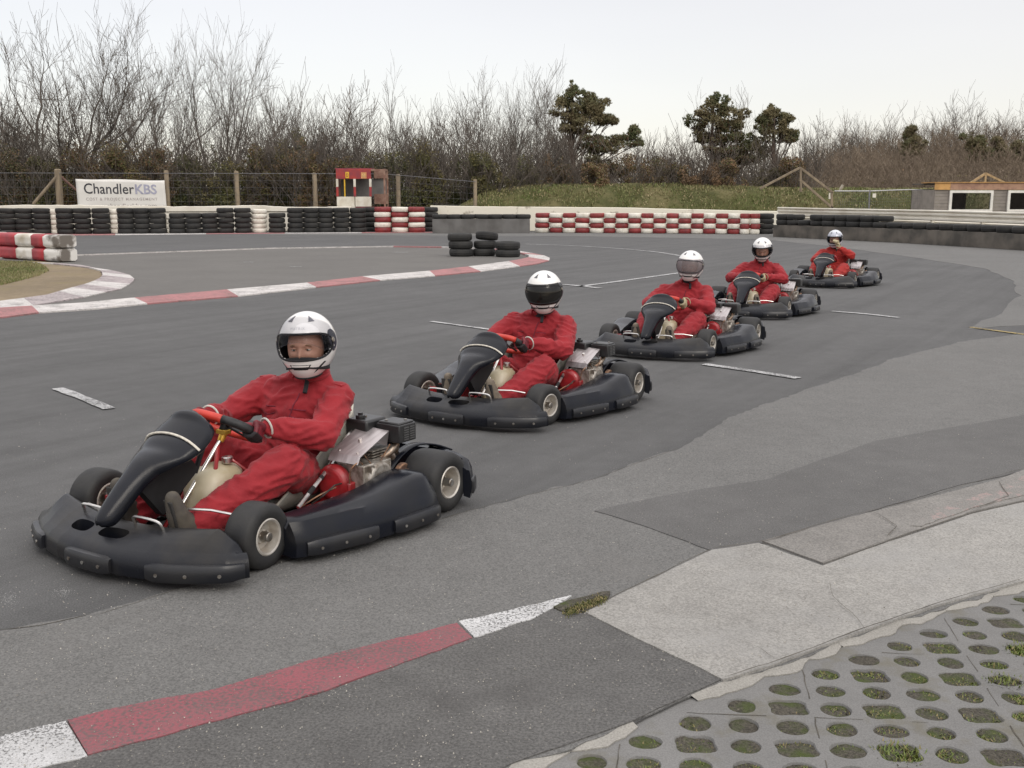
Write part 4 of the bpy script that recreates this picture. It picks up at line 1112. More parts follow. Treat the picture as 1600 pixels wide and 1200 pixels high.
    if face:
        F = MB(); NU, NV = 96, 72; rings = []
        for i in range(NV + 1):
            el = R(lerp(80, -70, i / NV)); ring = []
            for j in range(NU):
                az = 2 * math.pi * j / NU - math.pi
                ca, sa, ce, se = math.cos(az), math.sin(az), math.cos(el), math.sin(el)
                p = Vector((.098 * ce * ca, .078 * ce * sa, .118 * se))
                if ca > 0:
                    y, z = p.y, p.z
                    g_ = lambda y0, z0, sy, sz: math.exp(-((y - y0) / sy) ** 2 - ((z - z0) / sz) ** 2)
                    dx = .026 * g_(0, -.034, .012, .018) + .012 * g_(0, -.012, .010, .018) + .006 * g_(0, .016, .05, .011) - .008 * g_(.032, -.002, .017, .012) - .008 * g_(-.032, -.002, .017, .012) + .006 * g_(.04, -.032, .02, .015) + .006 * g_(-.04, -.032, .02, .015) + .008 * g_(0, -.066, .022, .010) - .004 * g_(0, -.064, .03, .002)
                    p.x += dx
                ring.append(p)
            rings.append(ring)
        F.loft(rings, caps=True); fc = F.build('face', face_mat or SKIN, h, angle=180); fc.location = (.034, 0, -.014); fc.scale = (1.0, 1.08, 1.05)
        for s in (-1, 1):
            b = MB(); b.ball((.079, s * .031, -.003), (.0125, .0120, .0050), 16, 10); b.build('eye', EYEW, fc)
            b = MB(); b.ball((.0885, s * .0300, -.0040), (.0045, .0055, .0046), 12, 8); b.build('iris', IRIS, fc)
            b = MB(); b.tube([(.0895, s * .018, .0025), (.0930, s * .030, .0032), (.083, s * .046, .000)], [.0030, .0044, .0028], 6); b.build('eyelid', SKIN, fc)
            b = MB(); b.tube([(.0955, s * .015, .014), (.0945, s * .030, .018), (.084, s * .048, .013)], [.002, .0032, .0018], 6); b.build('eyebrow', BROW, fc)
        if balaclava:
            b = MB(); rows = []
            for i in range(8):
                rows.append([Vector((.146 * math.cos(R(a)) * 1.02, .100 * math.sin(R(a)), lerp(-.058, -.112, i / 7) + .008 * math.cos(R(a * 2)))) for a in range(-90, 91, 9)])
            b.loft(rows, closed_ring=False); b.build('breath_guard', LINER, h, angle=180, solid=.003)
    return h

def hand_mb(c, rim_t, out, toward, wrist, side=1, grip=.021):
    """closed glove gripping a bar: c on the bar, rim_t along it, out away from wheel centre, toward = towards the driver"""
    T = Vector(rim_t).normalized(); E1 = Vector(out).normalized(); E2 = Vector(toward).normalized(); wrist = Vector(wrist)
    if T.dot(Vector((1, 0, 0))) < 0: T = -T                                  # index finger at the forward end
    mb = MB(); q = lambda a, r, t: c + E1 * math.cos(R(a)) * r + E2 * math.sin(R(a)) * r + T * t
    kn = []
    for i in range(4):
        t = (.5 - i / 3) * .068; L_ = (.95, 1.05, 1.0, .82)[i]; fr = (.0112, .0115, .011, .0098)[i]
        kn.append(q(72, grip + .020, t))
        ang = [72, 30, -12, -58, -105, -150]
        k_ = 5 if L_ > .9 else 4
        mb.caps_chain([q(a * 1.0, grip + (.020 if a > 60 else .011), t + .004 * (i - 1.5) * 0) for a in ang[:k_ + 1]], [fr * 1.08, fr * 1.08, fr * 1.03, fr, fr * .95, fr * .86][:k_ + 1], 10)
    heel = wrist.lerp(c, .30)
    for i, k in enumerate(kn):
        mb.caps_chain([k, heel + T * (.5 - i / 3) * .045], [.0145, .020], 10)
    th0 = heel + T * .018 - E1 * .012
    mb.caps_chain([th0, q(150, grip + .018, .030), q(178, grip + .013, .048), q(200, grip + .011, .066)], [.017, .0145, .012, .0105], 10)
    mb.caps_chain([heel, wrist], [.027, .030], 12)
    return mb
def wave(me, amp=.006, seed=0):
    n = [0.0] * (len(me.vertices) * 3); me.vertices.foreach_get('co', n); nr = [v.normal.copy() for v in me.vertices]
    co = np.array(n).reshape(-1, 3); out = co.copy()
    for i, (x, y, z) in enumerate(co):
        w = noise.noise_vector(Vector((x * 5, y * 5, z * 5 + seed)))
        p = Vector((x * 9 + w.x * 1.3, y * 9 + w.y * 1.3, z * 24 + w.z * 1.6 + seed))
        a = 1 - abs(noise.noise(p)) * 3.4                                   # sharp folds between soft valleys
        b = noise.noise(Vector((x * 30, y * 30, z * 42 + seed)))
        d = amp * max(a, -.6) * .8 + amp * .30 * b
        nn = nr[i]; out[i] += np.array((nn.x, nn.y, nn.z)) * d
    me.vertices.foreach_set('co', out.reshape(-1)); me.update()

def make_driver(loc, rz, pose, voxel=.011):
    root = empty('person', loc, rz)
    B = MB()
    S = {}
    lean = pose.get('lean', 0.0)
    def ringat(c, tilt, w, d, e_=2.5, n=28):
        M = Matrix.Rotation(tilt, 3, 'Y'); out = []
        for j in range(n):
            a = 2 * math.pi * j / n; ca, sa = math.cos(a), math.sin(a); q = 1 / (abs(ca) ** e_ + abs(sa) ** e_) ** (1 / e_)
            out.append(Vector(c) + M @ Vector((ca * d * q, sa * w * q, 0)))
        return out
    shN = Vector(pose['sh_l']); shF = Vector(pose['sh_r']); ms = (shN + shF) / 2
    pel = Vector((-.22, 0, .145)); fat = pose.get('fat', 1.0)
    nk = Vector(pose['neck'])
    mid1 = pel.lerp(ms, .30) + Vector((-.01, 0, 0)); mid2 = pel.lerp(ms, .62) + Vector((-.01, 0, 0)); mid3 = pel.lerp(ms, .88)
    sh_w = (shN - shF).length / 2
    rings = [ringat(pel + Vector((0, 0, -.075)), .3, .10, .09), ringat(pel + Vector((0, 0, -.03)), .3, .175, .135), ringat(pel + Vector((0, 0, .04)), .1, .185 * fat, .15 * fat), ringat(mid1, -.1, .18 * fat, .15 * fat), ringat(mid2, -.25, .19 * fat, .142 * fat),
             ringat(mid3, -.2, sh_w + .045, .128), ringat(ms + Vector((0, 0, .030)), -.1, sh_w * 1.08, .105), ringat(ms + Vector((0, 0, .062)), -.1, sh_w * .88, .088), ringat(ms.lerp(nk, .62) + Vector((0, 0, .035)), 0, sh_w * .56, .078), ringat(ms.lerp(nk, .85) + Vector((0, 0, .03)), 0, .095, .076), ringat(nk, 0, .066, .066)]
    B.loft(rings, caps=True)
    # arms, loose sleeves
    for k in ('l', 'r'):
        sh, el, wr = (Vector(pose[a + k]) for a in ('sh_', 'el_', 'wr_'))
        B.caps_chain([sh, sh.lerp(el, .35), sh.lerp(el, .75), el, el.lerp(wr, .3), el.lerp(wr, .7), wr], [.080, .079, .071, .067, .063, .055, .043], 14)
        kn, an = (Vector(pose[a + k]) for a in ('kn_', 'an_'))
        hp = pel + Vector((0, .09 if k == 'l' else -.09, 0))
        B.caps_chain([hp, hp.lerp(kn, .35), hp.lerp(kn, .75), kn, kn.lerp(an, .25), kn.lerp(an, .65), kn.lerp(an, .92), an], [.115, .112, .104, .096, .092, .082, .074, .064], 16)
    me = remesh(B, voxel, 4, .5)
    wave(me, .0100, pose.get('seed', 0))
    suit = pose.get('suit', SUIT)
    body = mesh_obj('body', me, suit, root)
    # collar and shoulder straps
    c = MB()
    for k in range(2):
        pts = [nk + Vector((math.cos(a) * .075, math.sin(a) * .083, .006 + .014 * k - .012 * math.cos(a))) for a in [R(q) for q in range(25, 336, 15)]]
        c.tube(pts, .014 - .002 * k, 8)
    c.build('collar', suit, root)
    c = MB(); c.tube([nk + Vector((.07, .04, -.01)), nk + Vector((.085, .045, -.04)), nk + Vector((.10, .05, -.065))], .012, 6); c.build('chin_strap', LINER, root)
    c = MB(); c.tube([nk + Vector((.0, 0, -.02)), nk + Vector((.015, 0, .05))], .058, 16); c.build('neck', LINER, root)
    for k in ('l', 'r'):
        s = 1 if k == 'l' else -1; sh = Vector(pose['sh_' + k])
        c = MB(); a0 = sh + Vector((0, -s * .035, .074)); a1 = sh + Vector((0, s * .045, .068)); c.beam(a0, a1, .042, .010); c.build('epaulette', suit, root, bevel=.004)
    # zip line, pocket flaps and yoke seam laid on the cloth
    from mathutils.bvhtree import BVHTree
    bv = BVHTree.FromPolygons([v.co.copy() for v in body.data.vertices], [tuple(p.vertices) for p in body.data.polygons])
    def on(y, z, off=.002):
        hit = bv.ray_cast(Vector((.5, y, z)), Vector((-1, 0, 0)))
        return (hit[0] + hit[1] * off) if hit[0] is not None else None
    def seam(pts, r, name):
        l = [q for q in (on(y, z) for y, z in pts) if q is not None]
        l = [q for q in l if (q - ms).length < .42]
        if len(l) > 2:
            b = MB(); b.tube(l, r, 5); b.build(name, TRIM, root)
    cy = nk.y; z0 = ms.z + .03
    seam([(cy * (1 - k / 20) , z0 - k * .014) for k in range(17)], .0032, 'zip')
    for s in (-1, 1):
        yc = ms.y + s * .098
        seam([(yc - .045, z0 - .075)] + [(yc - .045 + .09 * k / 8, z0 - .075) for k in range(9)], .0026, 'pocket_flap')
        seam([(yc - .045 + .09 * k / 8, z0 - .105 - .012 * (1 - abs(k / 4 - 1))) for k in range(9)], .0022, 'pocket_flap')
    ch = ms + Vector((.10, 0, -.06))
    pa = Vector(pose['sh_r']).lerp(Vector(pose['el_r']), .35) + Vector((.06, -.045, .02))
    c = MB(); c.ball(pa, (.013, .009, .02), 12, 8); c.build('sleeve_patch', PATCH, root)
    # gloves
    for k in ('l', 'r'):
        gc, gt, go, gn = pose['grip_' + k]
        wr = Vector(pose['wr_' + k])
        hm = remesh(hand_mb(Vector(gc), gt, go, gn, wr, grip=pose.get('gripr', .021)), .0045 if voxel < .012 else .006, 3, .5)
        g = mesh_obj('glove', hm, pose['glove'], root)
        if pose['glove'][0] is GLVR:
            gcv = Vector(gc); on = Vector(gn).normalized(); idx = []
            for p in hm.polygons:
                d = (p.center - gcv); idx.append(1 if (d.dot(on) < -.004 or (p.center - wr).length < .022) else 0)
            hm.polygons.foreach_set('material_index', idx)
        c = MB(); ax = (Vector(gc) - wr).normalized(); u_ = ax.cross(Vector((0, 0, 1))).normalized(); v_ = ax.cross(u_)
        c.tube([wr + ax * .016 + (u_ * math.cos(a) + v_ * math.sin(a)) * .046 for a in [R(q) for q in range(0, 360, 20)]], .005, 6, closed=True)
        c.build('cuff', CUFF if pose['glove'][0] is GLVR else pose['glove'][0], g)
    # boots
    for k in ('l', 'r'):
        an = Vector(pose['an_' + k]); b = MB(); s = 1 if k == 'l' else -1
        tip = Vector(pose.get('toe_' + k, an + Vector((.10, 0, .14)))); d = (tip - an).normalized(); heel = an + Vector((.055, 0, -.075)) if tip.z > an.z + .05 else an + Vector((-.03, 0, -.06))
        b.caps_chain([an, an + Vector((.03, 0, -.02)), heel], [.050, .050, .040], 14)
        ball_ = heel.lerp(tip, .68)
        b.caps_chain([heel, heel.lerp(tip, .35), ball_, tip], [.040, .047, .046, .032], 14); b.caps_chain([an + Vector((.03, 0, 0)), ball_], [.05, .038], 14)
        hm = remesh(b, .007, 4, .5); bt = mesh_obj('boot', hm, pose.get('boot', SHOE), root)
        so_ = MB(); dd = (tip - heel); nrm = Vector((dd.z, 0, -dd.x)).normalized(); so_.beam(heel + nrm * .040, tip + nrm * .026, .072, .010); so_.build('sole', SOLE, bt, bevel=.005)
    h = make_helmet(root, pose['head'], *pose['look'], **pose.get('helmet', {}))
    return root

KARTS = [  # x, y, heading
    (-1.191, 4.795, -122.5), (.055, 7.57, -121.5), (1.677, 10.60, -118.0), (3.288, 14.05, -115.5), (5.759, 18.82, -121.0)]
proto = make_kart()
karts = [proto] + [copy_tree(proto) for _ in range(4)]
KL = ['nearest black racing kart, with gold steering hub and steering bar turned',
      'second black racing kart, directly behind the nearest one',
      'middle black racing kart in the line of five',
      'black racing kart fourth in line, partly hidden by the middle kart',
      'black racing kart last in line and farthest away, near the dark belt wall']
def grips(st, aL, aR):
    sc, n_, rim = st; out = {}
    for k, a in (('l', aL), ('r', aR)):
        p = rim(R(a)); t = rim(R(a + 4)) - rim(R(a - 4)); o = p - sc; o -= n_ * o.dot(n_)
        out['grip_' + k] = (p, t, o, n_)
    return out
POSE = []
turns = [.42, .10, .05, .0, .0]
for i, (x, y, a) in enumerate(KARTS):
    k = karts[i]; k.location = (x, y, 0); k.rotation_euler = (0, 0, R(a))
    tag(k, KL[i], 'kart', 'racing karts in a line on the track')
    for ch in k.children:
        if ch.name.startswith('wheel') and ch.location.x > 0: ch.rotation_euler.z = (.10, -.16, -.05, -.05, .02)[i]
    st = steering(k, turns[i], r0_=-68 if i == 0 else -52, r1_=8 if i == 0 else 48, hub=GOLD if i == 0 else STL, top=REDP if i < 4 else BLKG, side=BLKG if i < 4 else REDF)
    g = grips(st, 88 - math.degrees(turns[i]) * .5, -92 - math.degrees(turns[i]) * .5)
    base = dict(sh_l=(-.305, .215, .545), sh_r=(-.285, -.225, .545), el_l=(-.07, .33, .415), el_r=(-.03, -.31, .43), neck=(-.235, .03, .655), head=(-.175, .045, .815),
                kn_l=(.11, .265, .305), kn_r=(.20, -.215, .33), an_l=(.555, .180, .130), an_r=(.575, -.175, .14), toe_l=(.665, .17, .275), toe_r=(.675, -.17, .285), seed=i * 7.3)
    for kk in ('l', 'r'):
        gp = Vector(g['grip_' + kk][0]); base['wr_' + kk] = gp + Vector((-.085, .018 if kk == 'l' else -.018, .012))
    base.update(g)
    POSE.append(base)
POSE[0].update(neck=(-.265, .085, .650), look=(28, -3, 2), glove=[GLVR, GLVB], boot=SHOED, helmet=dict(visor=VCLR, visor_up=36, text='MATRIX'), head=(-.225, .108, .812))
POSE[1].update(look=(24, 2, 2), glove=[GLVR, GLVB], boot=SHOE, helmet=dict(visor=VDRK), sh_l=(-.315, .215, .565), sh_r=(-.295, -.225, .565), neck=(-.25, .05, .665), head=(-.225, .08, .822))
POSE[2].update(look=(8, -1, -3), glove=[GLVT], fat=1.12, helmet=dict(visor=VHAZE), head=(-.225, .07, .828), neck=(-.26, .045, .66))
POSE[3].update(look=(10, 15, 2), glove=[GLVT], helmet=dict(visor=VCLR, visor_up=12, face_mat=mat('shaded_skin', (.30, .15, .10), .5, var=.15)), head=(-.21, .035, .842), neck=(-.255, .015, .68), el_l=(-.12, .36, .45), el_r=(-.08, -.36, .45), sh_l=(-.30, .21, .575), sh_r=(-.30, -.21, .575))  # face lies in helmet shadow: the shade is put into the skin colour
POSE[4].update(look=(3, 8, 0), glove=[GLVT], suit=SUIT5, helmet=dict(visor=VCLR, visor_up=30, shell=HELM5), head=(-.20, .0, .815), neck=(-.25, 0, .655),
               el_l=(-.13, .33, .52), wr_l=(-.055, .12, .655), grip_l=(Vector((.00, .065, .765)), Vector((0, 1, -.3)), Vector((.4, 0, 1)), Vector((-.9, .2, .3))), gripr=.014)
PL = ['person with eyes showing through open white helmet, red overalls, seated in the nearest kart',
      'person in red overalls behind a dark closed visor, seated in the second kart',
      'broad person in red overalls behind a clear closed visor, seated in the middle kart',
      'person in red overalls and tan gloves looking down, seated in the fourth kart',
      'person raising a tan-gloved hand to a silvery helmet, seated in the farthest kart']
for i, (x, y, a) in enumerate(KARTS):
    p = make_driver((x, y, 0), R(a), POSE[i], voxel=(.009, .010, .012, .013, .014)[i])
    tag(p, PL[i][:200], 'person', 'kart drivers')

# ------------------------------------------------------------------ tyre barriers
TB = mat('black_barrier_tyre', (0.017, 0.017, 0.017), 0.75, col2=(0.028, 0.027, 0.025), scale=3, bump=0.004, bscale=40)
TW = mat('white_painted_tyre', (0.74, 0.71, 0.63), 0.55, col2=(0.50, 0.46, 0.38), scale=2.6, mix=(0.5, 0.75), bump=0.004, bscale=30)
TR = mat('red_painted_tyre', (0.27, 0.035, 0.035), 0.55, col2=(0.15, 0.022, 0.024), scale=2.6, mix=(0.42, 0.72), bump=0.004, bscale=30)
BELT = mat('conveyor_belt', (0.150, 0.132, 0.112), 0.85, col2=(0.070, 0.064, 0.056), scale=1.6, mix=(0.38, 0.62), bump=0.004, bscale=30)
BELTG = mat('grey_conveyor_belt', (0.155, 0.150, 0.145), 0.8, col2=(0.10, 0.095, 0.09), scale=1.4, mix=(0.38, 0.62), bump=0.004, bscale=30)
def tyre_mesh(r, w, m, seed=0):
    mb = MB(); h = w / 2; ri = r * .60
    prof = [(ri, -h * .72), (ri + .02, -h * .86), (r * .82, -h * .97), (r * .93, -h * .88), (r * .985, -h * .55), (r, -h * .3), (r * .985, -h * .27), (r, -h * .22), (r, h * .22), (r * .985, h * .27), (r, h * .3), (r * .985, h * .55), (r * .93, h * .88), (r * .82, h * .97), (ri + .02, h * .86), (ri, h * .72), (ri + .015, 0)]
    mb.lathe(prof, (0, 0, 0), (0, 0, 1), 28, closed=True)
    mb.v = [tuple(Vector(p) * (1 + .018 * noise.noise(Vector(p) * 3 + Vector((seed, 0, 0))))) for p in mb.v]
    o = mb.build('tyre', m, angle=60); me = o.data; bpy.data.objects.remove(o); return me
TM = {k: [tyre_mesh(.5, .5 * .64, m, s) for s in range(3)] for k, m in (('b', TB), ('w', TW), ('r', TR))}
def tyre(p, r, h, c, label, group, tilt=None):
    o = bpy.data.objects.new('tyre', rnd.choice(TM[c])); COL.objects.link(o)
    o.location = p; o.scale = (r / .5, r / .5, h / (.5 * .64) * 1.0)
    o.rotation_euler = tilt or (rnd.uniform(-.02, .02), rnd.uniform(-.02, .02), rnd.uniform(0, 6.3))
    tag(o, label, 'tyre', group); return o
ORD = ['first', 'second', 'third', 'fourth', 'fifth', 'sixth', 'seventh', 'eighth', 'ninth', 'tenth', 'eleventh', 'twelfth', 'thirteenth', 'fourteenth', 'fifteenth', 'sixteenth', 'seventeenth', 'eighteenth', 'nineteenth', 'twentieth']
LV = {2: ['bottom', 'top'], 3: ['bottom', 'middle', 'top'], 4: ['bottom', 'second lowest', 'third lowest', 'top'], 5: ['bottom', 'second lowest', 'middle', 'second highest', 'top']}
CN = {'b': 'black', 'w': 'white painted', 'r': 'red painted'}
def stack(u, v, n, cols, r, h, label, group, dx=0.0, back=0.0):
    b = G(u, v); b.y += r + back
    for k in range(n):
        c = cols[k % len(cols)] if isinstance(cols, str) else cols[k]
        tyre(Vector((b.x + rnd.uniform(-.02, .02), b.y + rnd.uniform(-.02, .02), h * (k + .5))), r * rnd.uniform(.97, 1.02), h, c, '%s %s tyre %s' % (LV[n][k], CN[c], label), group)
# long black wall on the left
left = [(-16, 5), (8, 5), (33, 5), (61, 5), (98, 5), (125, 5), (154, 5), (194, 5), (218, 5), (243, 5), (274, 4), (299, 4), (325, 4), (350, 5), (377, 5), (431, 4), (460, 5), (484, 5), (507, 5), (532, 5), (558, 5)]
for i, (u, n) in enumerate(left):
    v = itp(u, [0, 570], [367, 363.2])
    if u < 70: lb = 'in the %s black stack from the left frame edge' % ORD[i]
    elif u < 160: lb = 'in the %s black stack below the banner left half' % ORD[i - 4]
    elif u < 250: lb = 'in the %s black stack below the banner right half' % ORD[i - 7]
    elif u < 390: lb = 'in the %s black stack right of the banner' % ORD[i - 10]
    else: lb = 'in the %s black stack left of the booth' % ORD[i - 15]
    stack(u, v, n, 'b', .395, .234, lb, 'black tyres stacked along the left barrier')
for i, (u, n) in enumerate([(80, 5), (176, 5), (262, 4), (400, 5)]):
    stack(u, itp(u, [0, 570], [367, 363.2]), n, 'w', .37, .222, 'in the white stack ' + ('under the banner post', 'under the middle of the banner', 'just right of the banner', 'between black groups left of the booth')[i], 'white tyres between the black stacks', back=.30)
for i, (u, cc) in enumerate([(597, 'rwrwr'), (624, 'wrwrw'), (650, 'rwrwr')]):
    stack(u, 363.5, 5, cc, .41, .242, 'in the %s red and white column right of the booth' % ('left', 'middle', 'right')[i], 'red and white tyres by the booth')
for u in (577, 671):
    stack(u, 362.5, 5, 'b', .36, .238, 'in the black stack ' + ('left of' if u < 600 else 'right of') + ' the red and white columns', 'black tyres beside the red and white columns', back=.45)
edges = [65, 147, 228, 305, 390, 475, 545, 622, 697, 770, 847, 920, 995, 1070, 1143, 1213, 1288, 1345, 1402]
edges = [820 + x / 3.81 for x in edges]
for i in range(18):
    u = (edges[i] + edges[i + 1]) / 2; v = itp(u, [837, 1190], [363.6, 366.2])
    cc = 'wrwr' if i % 2 == 0 or i == 17 else 'rwrw'
    r_ = (edges[i + 1] - edges[i]) / 2 * G(u, v).y / FPX * 1.06
    stack(u, v, 4, cc, r_, .232, 'in the %s column of the chequered wall' % ORD[i], 'chequered red and white tyre wall')
for k, z in enumerate((0.12, .35, .58, .81)):
    b = G(1195, 366); tyre(Vector((b.x + .15, b.y + .5, z)), .36, .232, 'b', '%s black tyre in the stack ending the chequered wall' % LV[4][k], 'black end stack of the chequered wall')
# grey belted stack left of the chequered wall
def belt_wall(name, pts, thick, h, m, label, cat, amp=.02):
    """closed belt wrapped round the lower tyres: scalloped front between the stacks it hugs"""
    l = [Vector(p) for p in pts]; mb = MB(); A = []; L_ = 0
    fine = []
    for i in range(len(l) - 1):
        k = max(2, int((l[i + 1] - l[i]).length / .085))
        for j in range(k): fine.append(l[i].lerp(l[i + 1], j / k))
    fine.append(l[-1]); rings = []
    for i, p in enumerate(fine):
        d = fine[min(i + 1, len(fine) - 1)] - fine[max(i - 1, 0)]; n_ = Vector((-d.y, d.x, 0)).normalized()
        L_ += (fine[i] - fine[i - 1]).length if i else 0
        sc = .045 * (1 - abs(math.sin(math.pi * L_ / .68))) + amp * noise.noise(Vector((L_ * 1.3, 0, 4)))
        top = h + .018 * noise.noise(Vector((L_ * .8, 3, 0)))
        rings.append([p + n_ * (sc + .02) + Vector((0, 0, .01)), p + n_ * sc + Vector((0, 0, h * .4)), p + n_ * (sc + .015) + Vector((0, 0, top)), p + n_ * (thick - .02) + Vector((0, 0, top)), p + n_ * thick + Vector((0, 0, .01))])
    mb.loft(rings, closed_ring=True, caps=True)
    o = mb.build(name, m, angle=60); tag(o, label, cat); return o
b0, b1 = G(676, 364.8), G(828, 364.4)
belt_wall('belt_wall', [b0, b1], .74, .66, BELTG, 'light grey conveyor belt wrapped round low tyres beside the chequered wall', 'tyre barrier')
for i in range(7):
    p = b0.lerp(b1, (i + .5) / 7); tyre(Vector((p.x, p.y + .38, .66 + .11)), .37, .215, 'b', '%s black tyre lying on top of the light grey belt' % ORD[i], 'black tyres on the grey belt')
# long dark belt wall on the right
wr0, wr1, wr2 = G(1206, 370.2), G(1400, 379.4), G(1600, 391.8)
dirn = (wr2 - wr1).normalized(); wend = wr2 + dirn * 7
pr_ = [wr0, wr1, wr2, wend]
belt_wall('belt_wall', pr_, .74, .50, BELT, 'long dark brown conveyor belt wall curving to the right frame edge', 'tyre barrier', .03)
tot = [0]
for i in range(3): tot.append(tot[-1] + (pr_[i + 1] - pr_[i]).length)
d_ = .34; i = 0
while d_ < tot[-1]:
    p = Vector([itp(d_, tot, [q[c] for q in pr_]) for c in range(3)]); q = Vector([itp(d_ + .05, tot, [w[c] for w in pr_]) for c in range(3)])
    n_ = Vector((-(q - p).y, (q - p).x, 0)).normalized()
    rows = 2 if (i < 9 and i != 2) else 1
    for k in range(rows):
        tyre(p + n_ * (.38 + rnd.uniform(-.02, .03)) + Vector((0, 0, .50 + .115 + k * .225)), .36, .225 * rnd.uniform(.95, 1.05), 'b', '%s black tyre, %s on the right belt wall' % (('lower', 'upper')[k] if rows == 2 else 'single', ORD[i] if i < 20 else 'twenty-' + ORD[i - 20]), 'black tyres on the right belt wall')
    d_ += .685; i += 1
# loose stacks on the infield
for nm, u, v, n in (('left', 718.5, 401.5, 3), ('middle', 757, 401, 3), ('right', 793, 402.5, 2)):
    b = G(u, v); b.y += .33
    for k in range(n):
        top = (nm == 'middle' and k == 2)
        tyre(Vector((b.x + (.06 if top else rnd.uniform(-.03, .03)), b.y, .105 + .208 * k + (.025 if top else 0))), .335 if nm != 'middle' else .31, .208, 'b', '%s black tyre of the %s loose infield stack%s' % (LV[n][k], nm, ', tipped to the right' if top else ''), 'loose tyres on the infield', tilt=(0, .13, 1) if top else ((0, -.03, 2) if nm == 'right' else None))

# ------------------------------------------------------------------ painted bolster on the left
BR_ = mat('red_bolster_paint', (0.42, 0.035, 0.045), 0.5, col2=(0.30, 0.03, 0.04), scale=2.2, bump=0.004, bscale=12)
BW_ = mat('white_bolster_paint', (0.72, 0.69, 0.63), 0.5, col2=(0.42, 0.36, 0.27), scale=1.9, mix=(0.5, 0.72), bump=0.004, bscale=12)
BD_ = mat('scuffed_white_bolster', (0.70, 0.68, 0.64), 0.5, col2=(0.16, 0.14, 0.12), scale=2.4, mix=(0.46, 0.58), bump=0.004, bscale=12)
bx = [(-42, 402.0), (-9, 403.5), (24, 406.2), (49, 407.6), (67.5, 409.3), (93, 410.6)]
bm = [BR_, BW_, BR_, BW_, BR_, BD_]; bm = [BW_, BR_, BW_, BR_, BD_]
bn = ['white bolster block at the left frame edge', 'red bolster block beside the left frame edge', 'white stained bolster block between two red ones', 'narrow red bolster block next to the scuffed end', 'black-scuffed white end bolster block']
for i in range(5):
    a, b = G(*bx[i]), G(*bx[i + 1]); d = (b - a).normalized(); n_ = Vector((-d.y, d.x, 0)); L_ = (b - a).length
    for lv in range(2):
        mb = MB(); rings = []; z0 = .01 + lv * .335
        for k in range(11):
            f = k / 10; en_ = (min(f, 1 - f) * 10); q = min(1, .90 + .1 * min(1, en_)) if i < 4 or f < .5 else (min(1, .88 + .12 * min(1, en_)))
            c = a + d * (L_ * f * .995) + n_ * .27 + Vector((0, 0, z0 + .165)); ring = []
            for j in range(20):
                t = 2 * math.pi * j / 20; ca, sa = math.cos(t), math.sin(t); qq = 1 / (abs(ca) ** 9 + abs(sa) ** 9) ** (1 / 9)
                w = 1 + .03 * noise.noise(Vector((f * 3 + i, j * .4, lv)))
                ring.append(c - n_ * (ca * .27 * qq * q * w) + Vector((0, 0, sa * .163 * qq * q * w)))
            rings.append(ring)
        mb.loft(rings, caps=True); o = mb.build('bolster_block', bm[i], angle=60)
        tag(o, ('lower ' if lv == 0 else 'upper ') + bn[i], 'barrier block', 'red and white bolster blocks')

# ------------------------------------------------------------------ white rails and walls
WRAIL = mat('cream_painted_board', (0.76, 0.72, 0.63), 0.6, col2=(0.62, 0.57, 0.48), scale=1.2, mix=(0.45, 0.75), bump=0.004, bscale=8)
WWALL = mat('chipped_white_wall', (0.76, 0.72, 0.61), 0.7, col2=(0.30, 0.26, 0.20), scale=2.4, mix=(0.60, 0.72), bump=0.004, bscale=10)
def rail(name, pts, zt, zb, thick, m, label, sag=.03, cat='barrier wall', seg=.25, profile=None):
    l = [Vector(p) for p in pts]; fine = []; tt = [0]
    for i in range(len(l) - 1): tt.append(tt[-1] + (l[i + 1] - l[i]).length)
    k = int(tt[-1] / seg)
    mb = MB(); rings = []
    for j in range(k + 1):
        d = tt[-1] * j / k; p = Vector([itp(d, tt, [q[c] for q in l]) for c in range(3)]); q_ = Vector([itp(min(d + .1, tt[-1]) , tt, [q[c] for q in l]) for c in range(3)]); p_ = Vector([itp(max(d - .1, 0), tt, [q[c] for q in l]) for c in range(3)])
        dd = q_ - p_; n_ = Vector((-dd.y, dd.x, 0)).normalized()
        w = sag * noise.noise(Vector((d * .45, 1.5, 0))) + sag * .4 * noise.noise(Vector((d * 2.1, 7, 0)))
        z1 = (itp(d, tt, zt) if hasattr(zt, '__len__') else zt) + w; z0 = itp(d, tt, zb) if hasattr(zb, '__len__') else zb
        if profile: rings.append([p + n_ * o_ + Vector((0, 0, lerp(z0, z1, f))) for o_, f in profile])
        else: rings.append([p + Vector((0, 0, z0)), p + Vector((0, 0, z1 - .02)), p + n_ * .03 + Vector((0, 0, z1)), p + n_ * (thick - .03) + Vector((0, 0, z1)), p + n_ * thick + Vector((0, 0, z1 - .02)), p + n_ * thick + Vector((0, 0, z0))])
    mb.loft(rings, closed_ring=True, caps=True); o = mb.build(name, m, angle=30)
    if label: tag(o, label, cat)
    return o
YL = [(-40, 46.4), (-27, 48.6), (-12.2, 51.5), (-7.9, 51.6)]
lw = rail('white_rail', [(x, y, 0) for x, y in YL], [1.29, 1.29, 1.27, 1.22], [.98, .98, 1.0, .98], .22, WRAIL, 'cream white padded rail above the black tyres on the left', sag=.07)
lw2 = rail('lower_board', [(x, y + .08, 0) for x, y in YL], [.97, .97, .99, .97], [.05, .05, .05, .05], .06, WRAIL, None, sag=0); lw2.parent = lw
mw = rail('white_wall', [(-4.05, 52.2, 0), (6, 52.4, 0), (13.3, 52.4, 0)], [1.25, 1.16, .98], [.02, .02, .02], .18, WWALL, 'chipped white wall behind the chequered tyre wall', sag=.02)
